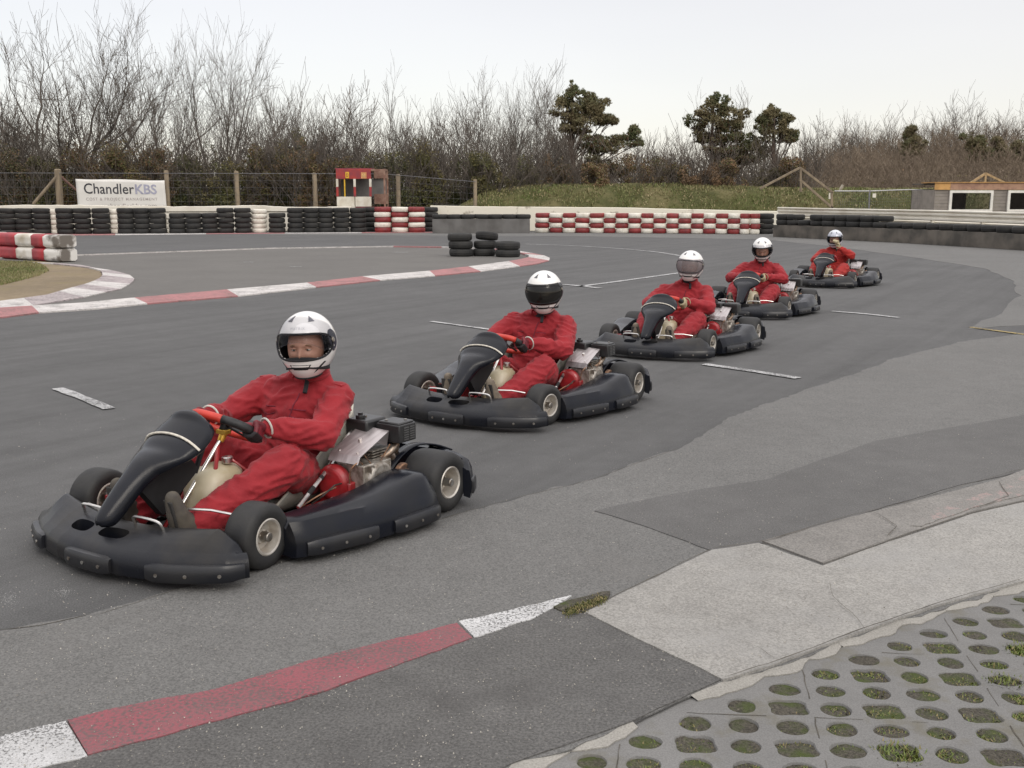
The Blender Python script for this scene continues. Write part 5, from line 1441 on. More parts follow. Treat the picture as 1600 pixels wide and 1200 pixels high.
mb = MB(); mb.box((-4.35, 52.3, .60), (.50, .3, 1.2)); o = mb.build('brown_block', mat('brown_boards', (.12, .085, .06), .8, var=.3), bevel=.02); tag(o, 'short brown weathered block at the left end of the white wall', 'barrier wall')
# double corrugated rail on the right, bending towards the viewer
ra = G(1206, 370.2) + Vector((.55, 1.5, 0)); rb_ = wr1 + Vector((.95, 1.0, 0)); rc = wr2 + Vector((1.35, .75, 0)); rd = rc + dirn * 7
wprof = lambda: [(0.05, 0), (0, .06), (0, .22), (.07, .32), (.07, .42), (0, .52), (0, .66), (.07, .76), (.0, .86), (0, .96), (.05, 1), (.12, 1), (.12, 0)]
ar = rail('corrugated_rail', [ra, rb_, rc, rd], [1.22, 1.17, 1.12, 1.08], [.86, .80, .74, .70], .12, WRAIL, 'double white corrugated rail above the dark belt wall on the right', sag=.012, profile=wprof())
a2 = rail('lower_rail', [ra + Vector((.1, .3, 0)), rb_ + Vector((.2, .2, 0)), rc + Vector((.25, .15, 0)), rd + Vector((.25, .15, 0))], [.84, .78, .72, .68], [.02, .02, .02, .02], .1, WRAIL, None, sag=0, profile=wprof()); a2.parent = ar
pr2 = [ra, rb_, rc, rd]
for i in range(9):
    d = i / 8 * 2.98; k = min(int(d), 2); p = pr2[k].lerp(pr2[k + 1], d - k) + Vector((.22, .1, 0))
    mb = MB(); mb.box(p + Vector((0, 0, .54)), (.12, .12, 1.08)); mb.build('rail_post', WRAIL, ar, smooth=False)

# ------------------------------------------------------------------ marshal booth
BRD = mat('booth_red', (0.40, 0.045, 0.035), 0.6, col2=(0.26, 0.04, 0.05), scale=3)
BWH = mat('booth_white', (0.72, 0.69, 0.60), 0.6, col2=(0.6, 0.55, 0.45), scale=3)
BMA = mat('booth_maroon', (0.17, 0.035, 0.05), 0.7, col2=(0.24, 0.05, 0.06), scale=4)
BYE = mat('yellow_number_board', (0.70, 0.42, 0.03), 0.5, var=.1); BYO = mat('faded_orange_board', (0.62, 0.30, 0.12), 0.6, var=.15)
WOODR = mat('brown_booth_timber', (0.21, 0.11, 0.08), 0.8, col2=(0.30, 0.19, 0.14), scale=4)
BGREY = mat('booth_grey_sheet', (0.17, 0.165, 0.155), 0.6, col2=(0.13, 0.125, 0.12), scale=2)
Y0 = 52.0
def zz(v, Y=Y0): return P(800, v, Y).z
def xx(u, Y=Y0): return P(u, 400, Y).x
booth = empty('marshal_booth', (xx(556), Y0, 0)); tag(booth, 'red and white marshal booth with open windows and yellow number boards', 'booth')
def bpart(mb, name, m, bev=0, par=None):
    o = mb.build(name, m, None, smooth=False, bevel=bev); o.parent = par or booth; o.location = -Vector(booth.location) if not par else (0, 0, 0); return o
x0, xm, x1, x2 = xx(528.5), xx(557), xx(582.5), xx(604)
zt, zf, zp, zr = zz(264), zz(279.5), zz(307), zz(322.5)
D = 1.25
mb = MB(); mb.box(((x0 + x1) / 2, Y0 + .03, (zt + zf) / 2), (x1 - x0, .05, zt - zf)); bpart(mb, 'fascia', BRD, .01)
mb = MB(); mb.box(((x0 + xm) / 2 - .01, Y0 + .03, (zp + zr) / 2 - .01), (xm - x0 - .03, .05, zp - zr)); mb.box(((xm + x1) / 2, Y0 + .03, (zp + zr) / 2 - .01), (x1 - xm - .02, .05, zp - zr)); bpart(mb, 'front_panel', BWH, .01)
mb = MB(); mb.box(((x0 + xm) / 2, Y0 + .03, zr / 2), (xm - x0, .04, zr)); bpart(mb, 'lower_panel', BWH)
mb = MB(); mb.box(((xm + x2) / 2, Y0 + .02, zr / 2 - .01), (x2 - xm - .02, .05, zr - .02)); bpart(mb, 'red_lower_panel', BMA)
for x_ in (x0 + .05, xm, x1 - .04):
    p = MB(); zm = lerp(zp, zf, .55); p.box((x_, Y0 + .02, (zm + zf) / 2), (.11, .06, zf - zm)); p.box((x_, Y0 + .02, (zp + zm) / 2), (.11, .06, zm - zp), mi=1); bpart(p, 'pillar', [BWH, BRD])
p = MB(); p.box((xm - .50, Y0 + .06, (zp + zf) / 2), (.06, .05, zf - zp)); bpart(p, 'mullion', BYE)
mb = MB(); mb.box(((x0 + x1) / 2, Y0 + D / 2 + .03, zt + .02), (x1 - x0 + .1, D, .05)); bpart(mb, 'roof', BMA)
xs = x2
mb = MB(); mb.box((xs - .03, Y0 + D * .5, zt - .04), (.06, D, .10)); mb.box((xs - .03, Y0 + .05, zt / 2), (.09, .08, zt - .1)); mb.box((xs - .03, Y0 + D, zt / 2), (.09, .08, zt - .1)); mb.box(((x1 + xs) / 2, Y0 + .05, zt - .05), (xs - x1, .06, .09)); mb.box(((x1 + xs) / 2, Y0 + D * .9, zp - .12), (xs - x1, .06, .5)); mb.box(((x1 + xs) / 2, Y0 + D * .9, zt - .22), (xs - x1, .05, .42)); bpart(mb, 'side_frame', WOODR)
mb = MB(); mb.box(((x0 + xs) / 2, Y0 + D, (zp + zf) / 2), (xs - x0, .03, zf - zp)); bpart(mb, 'rear_sheet', BGREY)
mb = MB(); mb.box((x0 + .02, Y0 + D / 2, zt / 2), (.04, D - .1, zt - .1)); bpart(mb, 'side_wall', WOODR)
yb = MB(); yb.box((xx(546), Y0 - .01, zz(273.5)), (.18, .03, .30)); y1 = bpart(yb, 'number_board', BYE)
t_ = MB(); text_mb(t_, '0', lambda x, y: Vector((xx(546) - .055 + x, Y0 - .032, zz(273.5) - .09 + y)), size=.26, width=.11); bpart(t_, 'number', BRD)
yb = MB(); yb.box((xx(571.5), Y0 - .01, zz(274)), (.27, .03, .30)); bpart(yb, 'number_board', BYO)
t_ = MB(); text_mb(t_, '8', lambda x, y: Vector((xx(571.5) - .07 + x, Y0 - .032, zz(274) - .09 + y)), size=.26, width=.14); bpart(t_, 'number', mat('pale_number', (.7, .5, .2), .6))

# ------------------------------------------------------------------ fence, banner, timber, hut
WOOD = mat('weathered_fence_post', (0.27, 0.215, 0.145), 0.85, col2=(0.19, 0.15, 0.105), scale=6, stretch=(1, 1, .2), bump=0.004)
WIRE = mat('galvanised_wire', (0.20, 0.20, 0.21), 0.6, 0.3, var=.2)
FY = 54.0
fence = empty('wire_fence', (P(300, 400, FY).x, FY, 0)); tag(fence, 'tall wire mesh fence on weathered timber posts behind the left barrier', 'fence')
def fpart(mb, name, m, par=fence, **k):
    o = mb.build(name, m, None, smooth=k.pop('smooth', False), **k); o.parent = par; o.location = -Vector(par.location); return o
for u, vt, w in ((-12, 267, .22), (100, 264, .36), (267, 266, .24), (375.5, 267, .24), (496, 270, .24), (624, 272, .24), (743, 280, .2)):
    x = P(u, 400, FY).x; zt_ = P(u, vt, FY).z
    mb = MB(); mb.tube([(x, FY, 0), (x + rnd.uniform(-.02, .02), FY, zt_ - .05), (x, FY, zt_)], [w / 2, w / 2 * .96, w / 2 * .7], 10); fpart(mb, 'fence_post', WOOD, smooth=True)
xp = P(100, 400, FY).x
mb = MB(); mb.tube([(xp, FY - .1, P(0, 275, FY).z), (P(64, 400, FY).x, FY - .4, P(0, 319, FY).z)], .08, 8); fpart(mb, 'fence_brace', WOOD, smooth=True)
mb = MB(); mb.tube([(xp + .1, FY + .1, P(0, 276, FY).z), (P(122, 400, FY).x, FY + .6, P(0, 300, FY).z)], .07, 8); fpart(mb, 'fence_brace', mat('reddish_brace', (.16, .09, .07), .8), smooth=True)
mb = MB(); xa, xb = P(-60, 400, FY).x, P(745, 400, FY).x
zf0, zf1 = P(0, 270, FY).z, P(0, 284, FY).z
for i in range(9):
    f = i / 8
    mb.tube([(xa, FY - .12, lerp(.05, zf0, f)), (P(600, 400, FY).x, FY - .12, lerp(.05, zf0, f) - .05), (xb, FY - .12, lerp(.05, zf1, f))], .0035 if i < 8 else .014, 3)
x = xa
while x < xb:
    mb.tube([(x, FY - .12, 0), (x, FY - .12, itp(x, [P(600, 400, FY).x, xb], [zf0 - .05, zf1]))], .0035, 3); x += .34
o = fpart(mb, 'wire_mesh', WIRE); o['kind'] = 'stuff'
BAN = mat('banner_vinyl', (0.76, 0.74, 0.70), 0.5, col2=(0.70, 0.68, 0.64), scale=1.0); INK = mat('banner_ink_dark', (0.04, 0.04, 0.05), 0.6); INK2 = mat('banner_ink_grey', (0.38, 0.38, 0.48), 0.6); INK3 = mat('banner_ink_brown', (0.38, 0.34, 0.33), 0.6)
BY = FY - .32
c_ = [P(118, 279.5, BY), P(257, 282.0, BY), P(260.5, 324, BY), P(122, 325, BY)]
def bmap(s, t, off=0.0):
    """s right, t down 0..1"""
    p = c_[0].lerp(c_[1], s).lerp(c_[3].lerp(c_[2], s), t); return p + Vector((0, -off + .03 * noise.noise(Vector((s * 4, t * 2, 0))), 0))
mb = MB(); rows = [[bmap(s / 30, t / 10 + .012 * math.sin(s / 30 * 9.5) * (1 if t == 0 else 0)) for s in range(31)] for t in range(11)]
mb.loft(rows, closed_ring=False); ban = mb.build('banner', BAN, angle=180, solid=.012); tag(ban, 'white advertising banner with dark and grey lettering tied to the wire fence', 'banner')
w_mm = (c_[1] - c_[0]).length; h_mm = (c_[0] - c_[3]).length
def btext(txt, s0, s1, tb, hgt, m, bold=0.0, space=1.0):
    t_ = MB(); sz = hgt / .70
    text_mb(t_, txt, lambda x, y: bmap(s0 + x, tb - y, .022), size=sz, width=s1 - s0, bold=bold, space=space); t_.build('lettering', m, ban, smooth=False)
btext('Chandler', .085, .650, .50, .36, INK, bold=.004)
btext('KBS', .662, .905, .50, .34, INK2, bold=.012)
btext('COST & PROJECT MANAGEMENT', .10, .905, .74, .10, INK3, space=1.25, bold=.001)
btext('www.chandlerkbs.com', .13, .89, 1.0, .15, INK3, bold=.001)

# grass bank behind the far wall
def bank_h(x, y):
    e0 = itp(x, [-4.6, -3.3, -1.5, 1, 8, 16, 24, 34], [0, .9, 1.95, 2.3, 2.38, 2.1, 2.0, 2.0])
    fr = itp(x, [-5, 14, 18, 26, 36], [53.0, 53.2, 50, 44, 40])
    t = (y - fr)
    return e0 * max(0, min(1, math.sin(min(max(t / 3.2, 0), 1) * math.pi / 2) ** .8)) * (1 if t < 5 else max(.0, 1 - (t - 5) / 8 * .4))
mb = MB(); NX, NY = 190, 50; vs = []
for j in range(NY + 1):
    for i in range(NX + 1):
        x = lerp(-6, 40, i / NX); fr = itp(x, [-5, 14, 18, 26, 36], [53.0, 53.2, 50, 44, 40]); y = fr - .1 + 12 * (j / NY) ** 1.5
        z = bank_h(x, y); z += (.16 * noise.noise(Vector((x * .9, y * .9, 0))) + .08 * noise.noise(Vector((x * 3, y * 3, 0)))) * min(1, z) - .02
        vs.append((x, y, z))
mb.add(vs, [(j * (NX + 1) + i, j * (NX + 1) + i + 1, (j + 1) * (NX + 1) + i + 1, (j + 1) * (NX + 1) + i) for j in range(NY) for i in range(NX)])
bk = mb.build('grass_bank', GRASSG, angle=180); bk['kind'] = 'structure'
GR1 = mat('bank_grass', (0.135, 0.165, 0.048), 0.8, col2=(0.20, 0.195, 0.080), scale=.35, mix=(.4, .6)); GR2 = mat('bank_dry_grass', (0.30, 0.25, 0.135), 0.8, col2=(0.21, 0.18, 0.085), scale=.5)
tb = MB()
for _ in range(26000):
    x = rnd.uniform(-5, 34); fr = itp(x, [-5, 14, 18, 26, 36], [53.0, 53.2, 50, 44, 40]); y = fr + 4.6 * rnd.random() ** 1.1; z = bank_h(x, y)
    if z < .15: continue
    dn = noise.noise(Vector((x * .6, y * 1.2, 2)))
    blade(tb, Vector((x, y, z - .03)), rnd.uniform(.04, .15) * (1 + .5 * dn), rnd.uniform(0, .12), rnd.uniform(0, 6.28), rnd.uniform(.012, .035), 0 if rnd.random() < .55 + dn * .6 else 1)
o = tb.build('bank_grass', [GR1, GR2], smooth=False); tag(o, 'rough grass covering the long bank behind the far wall', 'grass', kind='stuff')
tb = MB()
for _ in range(9000):
    u = rnd.uniform(-20, 76); v = rnd.uniform(409, 446); 
    if u > itp(v, [409, 414, 423, 431, 446], [50, 66, 78, 62, 2]): continue
    blade(tb, G(u, v, .025), rnd.uniform(.02, .06), rnd.uniform(0, .03), rnd.uniform(0, 6.28), rnd.uniform(.004, .01), 0 if rnd.random() < .6 else 1)
o = tb.build('lawn_grass', [GR1, GR2], smooth=False); tag(o, 'short thin grass on the sandy island at the left', 'grass', kind='stuff')
# low fence on the bank top
f2 = empty('bank_fence', (6, 57.5, 0)); tag(f2, 'low post and wire fence along the top of the grass bank', 'fence')
pp_ = []
for u, vt in ((853, 287), (899, 287.5), (952, 287), (1025, 288.5), (1065, 292), (1092, 290.5), (1155, 293), (1200, 294)):
    p = P(u, vt, 57.6); pp_.append(p); mb = MB(); mb.tube([(p.x, p.y, 1.6), (p.x, p.y, p.z)], .07, 8); fpart(mb, 'fence_post', WOOD, f2, smooth=True)
mb = MB()
for dz in (-.08, -.28, -.45): mb.tube([p + Vector((0, 0, dz - .05)) for p in pp_], .012, 4)
fpart(mb, 'fence_wire', WIRE, f2)
# timber frame and site fence on the right
TY = 46.0
tf = empty('timber_frame', P(1250, 300, TY) - Vector((0, 0, P(1250, 300, TY).z))); tag(tf, 'grey A-shaped timber frame of leaning poles in front of the wood', 'timber frame')
pt = lambda u, v: P(u, v, TY)
for a, b, w in ((pt(1187, 295), pt(1250, 262), .09), (pt(1250, 262), pt(1301, 301), .10), (pt(1250, 281), pt(1303, 327), .10), (pt(1251, 262), pt(1251.5, 300), .09), (pt(1299, 300), pt(1300, 326), .10)):
    mb = MB(); mb.beam(a, b, w, w); fpart(mb, 'pole', WOOD, tf, bevel=.01)
mb = MB(); mb.box(pt(1297.5, 306), (.14, .05, .26)); o = fpart(mb, 'notice', BWH, tf)
mb = MB(); mb.tube([pt(1313, 296), pt(1317, 289)], .06, 6); mb.tube([pt(1311, 299), pt(1313, 296)], .04, 6); o = mb.build('leaning_stick', mat('pale_stick', (.38, .34, .27), .8), smooth=True); tag(o, 'short pale stick leaning at the top of the bank right of the timber frame', 'stick')
SY = 44.5
sf = empty('site_fence', (P(1400, 300, SY).x, SY, 0)); tag(sf, 'thin metal site fence with a small white notice left of the hut', 'fence')
ps = lambda u, v: P(u, v, SY)
mb = MB(); mb.tube([ps(1359, 297), ps(1357.5, 330)], .035, 6); fpart(mb, 'fence_post', WIRE, sf)
mb = MB(); mb.tube([ps(1304, 298.5), ps(1359, 298.5), ps(1420, 296.4), ps(1464, 296.8)], .028, 6); fpart(mb, 'top_rail', mat('pale_galvanised', (.42, .42, .42), .5, .3), sf)
mb = MB()
for k in range(46): mb.tube([ps(1306 + k * 3.45, 299), ps(1306 + k * 3.45, 328)], .0022, 3)
for k in range(6): mb.tube([ps(1304, 302 + k * 4.5), ps(1464, 301 + k * 4.5)], .0022, 3)
o = fpart(mb, 'mesh_infill', WIRE, sf); o['kind'] = 'stuff'
mb = MB(); mb.box(ps(1365.5, 305.5) - Vector((0, .05, 0)), (.14, .03, .17)); fpart(mb, 'notice', BWH, sf)
# timing hut
HY0 = 43.0
hx = lambda u: P(u, 300, HY0).x; hz = lambda v: P(800, v, HY0).z
hut = empty('timing_hut', (hx(1540), HY0, 0)); tag(hut, 'low timber hut with white framed windows and an unfinished roof truss', 'hut')
SID = mat('hut_siding', (0.23, 0.205, 0.18), 0.8, col2=(0.28, 0.25, 0.22), scale=3, bump=0.004); FAS = mat('hut_fascia_wood', (0.40, 0.24, 0.16), 0.7, col2=(0.30, 0.17, 0.12), scale=4, mix=(.45, .6)); WFR = mat('white_window_frame', (0.76, 0.74, 0.68), 0.5, var=.06)
TRS = mat('new_truss_wood', (0.36, 0.25, 0.13), 0.75, var=.2, scale=8); FASN = mat('new_fascia_wood', (0.52, 0.29, 0.10), 0.7, var=.15, scale=5); INT = mat('hut_interior', (0.10, 0.085, 0.07), 0.8, var=.3, scale=1.5)
GLS = visor_mat('window_glass', (0.8, 0.82, 0.84), 0.08, 0.03)
zt_, zf_, z1_, z2_ = hz(285.5), hz(296.5), hz(297.5), hz(331)
wins = [(1483.5, 1551.5), (1574.5, 1642.5)]; xs_ = [1461, 1483.5, 1551.5, 1574.5, 1642.5, 1690]
mb = MB()
for a, b in ((0, 1), (2, 3), (4, 5)):
    n_ = 14
    for k in range(n_):
        z0 = lerp(0, zf_, k / n_); mb.box(((hx(xs_[a]) + hx(xs_[b])) / 2, HY0 + .03 + .006, z0 + zf_ / n_ / 2), (hx(xs_[b]) - hx(xs_[a]), .05, zf_ / n_ * .93))
for a, b in wins: mb.box(((hx(a) + hx(b)) / 2, HY0 + .04, z2_ / 2), (hx(b) - hx(a) - .01, .05, z2_ - .02))
fpart(mb, 'front_siding', SID, hut)
mb = MB(); xl, xr = hx(1461), hx(1690)
mb.box((xl + .03, HY0 + 1.3, zf_ / 2), (.06, 2.44, zf_)); fpart(mb, 'side_wall', SID, hut); mb = MB(); mb.box((xr - .03, HY0 + 1.3, zf_ / 2), (.06, 2.44, zf_)); fpart(mb, 'side_wall', SID, hut)
mb = MB()
mb.box((xl + .5, HY0 + 2.5, zf_ / 2), (1.0, .06, zf_)); mb.box((hx(1530), HY0 + 2.5, zf_ / 2), (1.1, .06, zf_)); mb.box((hx(1640), HY0 + 2.5, zf_ / 2), (1.6, .06, zf_)); mb.box(((xl + xr) / 2, HY0 + 2.49, .5), (xr - xl - .2, .05, 1.0)); fpart(mb, 'rear_wall', INT, hut)
mb = MB(); mb.box(((xl + xr) / 2, HY0 + 1.3, zt_ - .03), (xr - xl - .02, 2.5, .05)); fpart(mb, 'roof_deck', INT, hut)
mb = MB(); mb.box(((hx(1484) + xr) / 2, HY0 - .02, (zt_ + zf_) / 2), (xr - hx(1484), .05, zt_ - zf_)); f_ = fpart(mb, 'fascia', FAS, hut)
mb = MB(); mb.box(((xl + hx(1484)) / 2 - .02, HY0 - .022, (zt_ + zf_) / 2), (hx(1484) - xl + .03, .05, zt_ - zf_)); fpart(mb, 'fascia', FASN, hut)
mb = MB(); mb.box(((xl + xr) / 2 - .03, HY0 + .6, zt_ + .012), (xr - xl + .12, 1.4, .03)); fpart(mb, 'roof_edge', FASN, hut)
for a, b in wins:
    fr = MB(); cx = (hx(a) + hx(b)) / 2; cz = (z1_ + z2_) / 2; W = hx(b) - hx(a); H_ = z1_ - z2_; t = .10
    fr.box((cx, HY0 - .03, z1_ - t / 2), (W, .09, t)); fr.box((cx, HY0 - .03, z2_ + t / 2), (W, .11, t)); fr.box((cx - W / 2 + t / 2, HY0 - .03, cz), (t, .09, H_ - 2 * t)); fr.box((cx + W / 2 - t / 2, HY0 - .03, cz), (t, .09, H_ - 2 * t))
    w_ = fpart(fr, 'window', WFR, hut)
    g = MB(); g.box((cx, HY0 - .02, cz), (W - 2 * t, .008, H_ - 2 * t)); g.build('pane', GLS, w_, smooth=False)
TZ = P(1540, 271, HY0 + 2.4); mb = MB(); a_, b_ = P(1514, 284, HY0 + 2.4), P(1574, 285.5, HY0 + 2.4); b_.z = a_.z = zt_ - .02
for p, q in ((a_, TZ), (TZ, b_), (Vector((TZ.x, TZ.y, zt_ - .02)), TZ)):
    mb = MB(); mb.beam(p, q, .08, .09); fpart(mb, 'truss_beam', TRS, hut)

# ------------------------------------------------------------------ trees
BARK = mat('winter_bark', (0.115, 0.100, 0.085), 0.9, col2=(0.070, 0.062, 0.052), scale=3); TWIG = mat('winter_twigs', (0.140, 0.118, 0.098), 0.9, col2=(0.09, 0.075, 0.062), scale=1.5)
TWG2 = mat('brown_twigs', (0.215, 0.168, 0.120), 0.9, col2=(0.175, 0.134, 0.096), scale=.6)
LOL = mat('olive_leaves', (0.110, 0.110, 0.035), 0.8, col2=(0.160, 0.130, 0.052), scale=.8); LBR = mat('russet_leaves', (0.205, 0.125, 0.064), 0.8, col2=(0.150, 0.098, 0.055), scale=.8); LDK = mat('dark_evergreen_leaves', (0.068, 0.078, 0.030), 0.7, col2=(0.105, 0.096, 0.042), scale=.8)
NEED = mat('pine_needles', (0.135, 0.150, 0.068), 0.7, col2=(0.220, 0.185, 0.100), scale=.9); NEEB = mat('rusty_needles', (0.170, 0.105, 0.055), 0.8, col2=(0.07, 0.05, 0.022), scale=.9); PBARK = mat('pine_bark', (0.09, 0.065, 0.05), 0.9, var=.3)
def grow(tr, cr, p, d, L, r, depth, maxd, rg, up=.25, kids=(5, 5, 4, 4), rmin=.007, wob=.16, ang=(22, 48), shrink=(.48, .72)):
    n = 5 if depth == 0 else (4 if depth == 1 else (3 if depth < maxd else 2))
    pts = [p.copy()]; rs = [max(r, rmin)]; q = p.copy(); dd = d.copy()
    for i in range(n):
        dd = (dd + Vector((rg.gauss(0, wob), rg.gauss(0, wob), rg.gauss(0, wob) + up * .25))).normalized()
        q = q + dd * (L / n); pts.append(q.copy()); rs.append(max(r * (1 - .62 * (i + 1) / n), rmin * .75))
    (tr if depth <= 1 else cr).tube(pts, rs, 6 if depth == 0 else (4 if depth == 1 else 3), caps=False)
    if depth >= maxd: return
    k = kids[min(depth, len(kids) - 1)]
    for c in range(k):
        f = 1.0 if c == 0 else rg.uniform(.22 if depth else .30, .98)
        i = min(int(f * n), n - 1); b = pts[i].lerp(pts[i + 1], f * n - i)
        base = (pts[i + 1] - pts[i]).normalized()
        ax = base.cross(Vector((rg.gauss(0, 1), rg.gauss(0, 1), rg.gauss(0, 1)))).normalized()
        a = R(rg.uniform(*ang)) * (0.35 if c == 0 else 1)
        nd = (Matrix.Rotation(a, 3, ax) @ base); nd.z += up * .5; nd.normalize()
        grow(tr, cr, b, nd, L * rg.uniform(*shrink) * (1.05 - .25 * f if c else 1), max(rs[i] * (.72 if c == 0 else .55), rmin), depth + 1, maxd, rg, up, kids, rmin, wob, ang, shrink)
def bare_meshes(seed, stems, H, spread, maxd=4, kids=(6, 6, 5, 4), lean=0.0, r0=.16, rmin=.008, **kw):
    rg = random.Random(seed); tr = MB(); cr = MB()
    for s in range(stems):
        a = 2 * math.pi * (s + rg.random() * .6) / stems; t = spread * rg.uniform(.6, 1.1)
        d = Vector((math.cos(a) * t + lean, math.sin(a) * t, 1)).normalized()
        grow(tr, cr, Vector((math.cos(a) * .25, math.sin(a) * .25, 0)), d, H * rg.uniform(.46, .58), r0 * rg.uniform(.7, 1.1), 0, maxd, rg, kids=kids, rmin=rmin, **kw)
    zs_ = sorted(p[2] for p in cr.v); z = zs_[int(len(zs_) * .996)]; k = H / z
    for m_ in (tr, cr): m_.v = [(a * k, b * k, c * k) for a, b, c in m_.v]
    return tr, cr
TREE_M = {}; TREE_H = {}
def tree_variant(key, *a, **k):
    tr, cr = bare_meshes(*a, **k); o1 = tr.build('trunk', BARK); o2 = cr.build('crown', TWIG, smooth=False)
    TREE_H[key] = sorted(v.co.z for v in o2.data.vertices)[int(len(o2.data.vertices) * .996)]; TREE_M[key] = (o1.data, o2.data); bpy.data.objects.remove(o1); bpy.data.objects.remove(o2)
tree_variant('broad', 11, 5, 11.5, .50, 4, (5, 5, 5, 4), r0=.20, rmin=.010, shrink=(.5, .8))
tree_variant('fan', 23, 5, 12, .40, 4, (5, 5, 5, 4), r0=.19, up=.30, rmin=.010, shrink=(.5, .8))
tree_variant('tall', 37, 4, 11.5, .32, 4, (5, 5, 5, 4), r0=.18, up=.30, rmin=.010, shrink=(.5, .8))
tree_variant('lean', 41, 3, 9, .28, 4, (5, 4, 4, 3), lean=.10, r0=.15, rmin=.012, shrink=(.5, .78))
tree_variant('thin', 53, 5, 8.5, .22, 3, (9, 7, 5), r0=.09, up=.45, rmin=.011)
tree_variant('thin2', 67, 4, 8.5, .30, 3, (9, 7, 6), r0=.10, up=.4, rmin=.011)
def bare(key, u, vtop, Y, label, wide=1.0, rz=0.0, group='bare winter trees behind the fence', name='bare_tree'):
    p = P(u, 300, Y); H = P(u, vtop, Y).z; k = H / TREE_H[key]
    root = empty(name, (p.x, Y, 0), rz); root.scale = (k * wide, k * wide, k)
    for nm, me in zip(('trunk', 'crown'), TREE_M[key]):
        o = bpy.data.objects.new(nm, me); COL.objects.link(o); o.parent = root
    tag(root, label, 'tree', group); return root
BT = [('broad', 105, 24, 60, 'large bare tree with spreading dark crown behind the left fence post', .92, .3),
      ('fan', 258, 16, 61, 'tallest bare tree, fan shaped, rising behind the right half of the banner', .72, 1.2),
      ('tall', 350, 30, 60, 'tall narrow bare tree between the banner and the second fence post', .72, 2.0),
      ('thin', 188, 160, 64, 'low bare tree between the broad and the fan shaped tree', .8, 4.0),
      ('thin', -12, 112, 60, 'low bare tree cut by the left frame edge', 1.3, .5),
      ('thin2', 50, 165, 66, 'bare tree behind the left half of the broad tree', 1.2, 2.5),
      ('thin', 432, 150, 63, 'thin stemmed bare tree just right of the tall narrow one', 1.0, 1.0),
      ('thin2', 462, 140, 65, 'reddish thin bare tree above the third fence post', .9, 3.2),
      ('thin', 500, 150, 66, 'thin bare tree directly above the fence post left of the booth', .9, 4.4),
      ('thin2', 548, 140, 63, 'wide low bare tree behind the booth left side', 1.15, 5.1),
      ('lean', 622, 106, 62, 'bare tree with one long stem reaching up right, behind the booth', .62, .2),
      ('thin', 668, 165, 66, 'low bare tree in the dip right of the long-stemmed tree', 1.0, 2.9),
      ('thin2', 715, 150, 63, 'rounded bare tree at the left end of the grass bank', 1.2, .9),
      ('fan', 765, 122, 66, 'bare tree with many upright stems left of the big pine', .85, 3.0),
      ('tall', 815, 106, 66, 'slender tall bare tree close to the left of the big pine', .8, .4),
      ('thin', 865, 125, 68, 'bare tree directly behind the crown of the big pine', 1.1, 5.5),
      ('thin2', 1010, 205, 70, 'low bare tree between the two pine groups', 1.0, 2.2),
      ('lean', 1075, 152, 68, 'leaning bare tree on the left of the middle pine', .8, 3.3),
      ('thin', 1140, 150, 70, 'bare tree with upright twigs behind the middle pine', 1.0, 1.9),
      ('thin2', 1250, 188, 68, 'bare tree right of the small right hand pine', 1.0, .1)]
BT += [('fan', -150, 60, 62, 'bare fan-shaped tree beyond the left end of the banner fence', .8, 2.2), ('broad', -290, 50, 64, 'broad bare tree far beyond the left end of the fence', .9, 1.1), ('tall', -430, 70, 63, 'bare tree at the far left end of the hedge', .8, .7), ('thin2', -220, 140, 61, 'low bare tree between the two trees beyond the left end', 1.2, 3.1)]
for key, u, v, Y, lb, w, rz in BT: bare(key, u, v, Y, lb, w, rz)

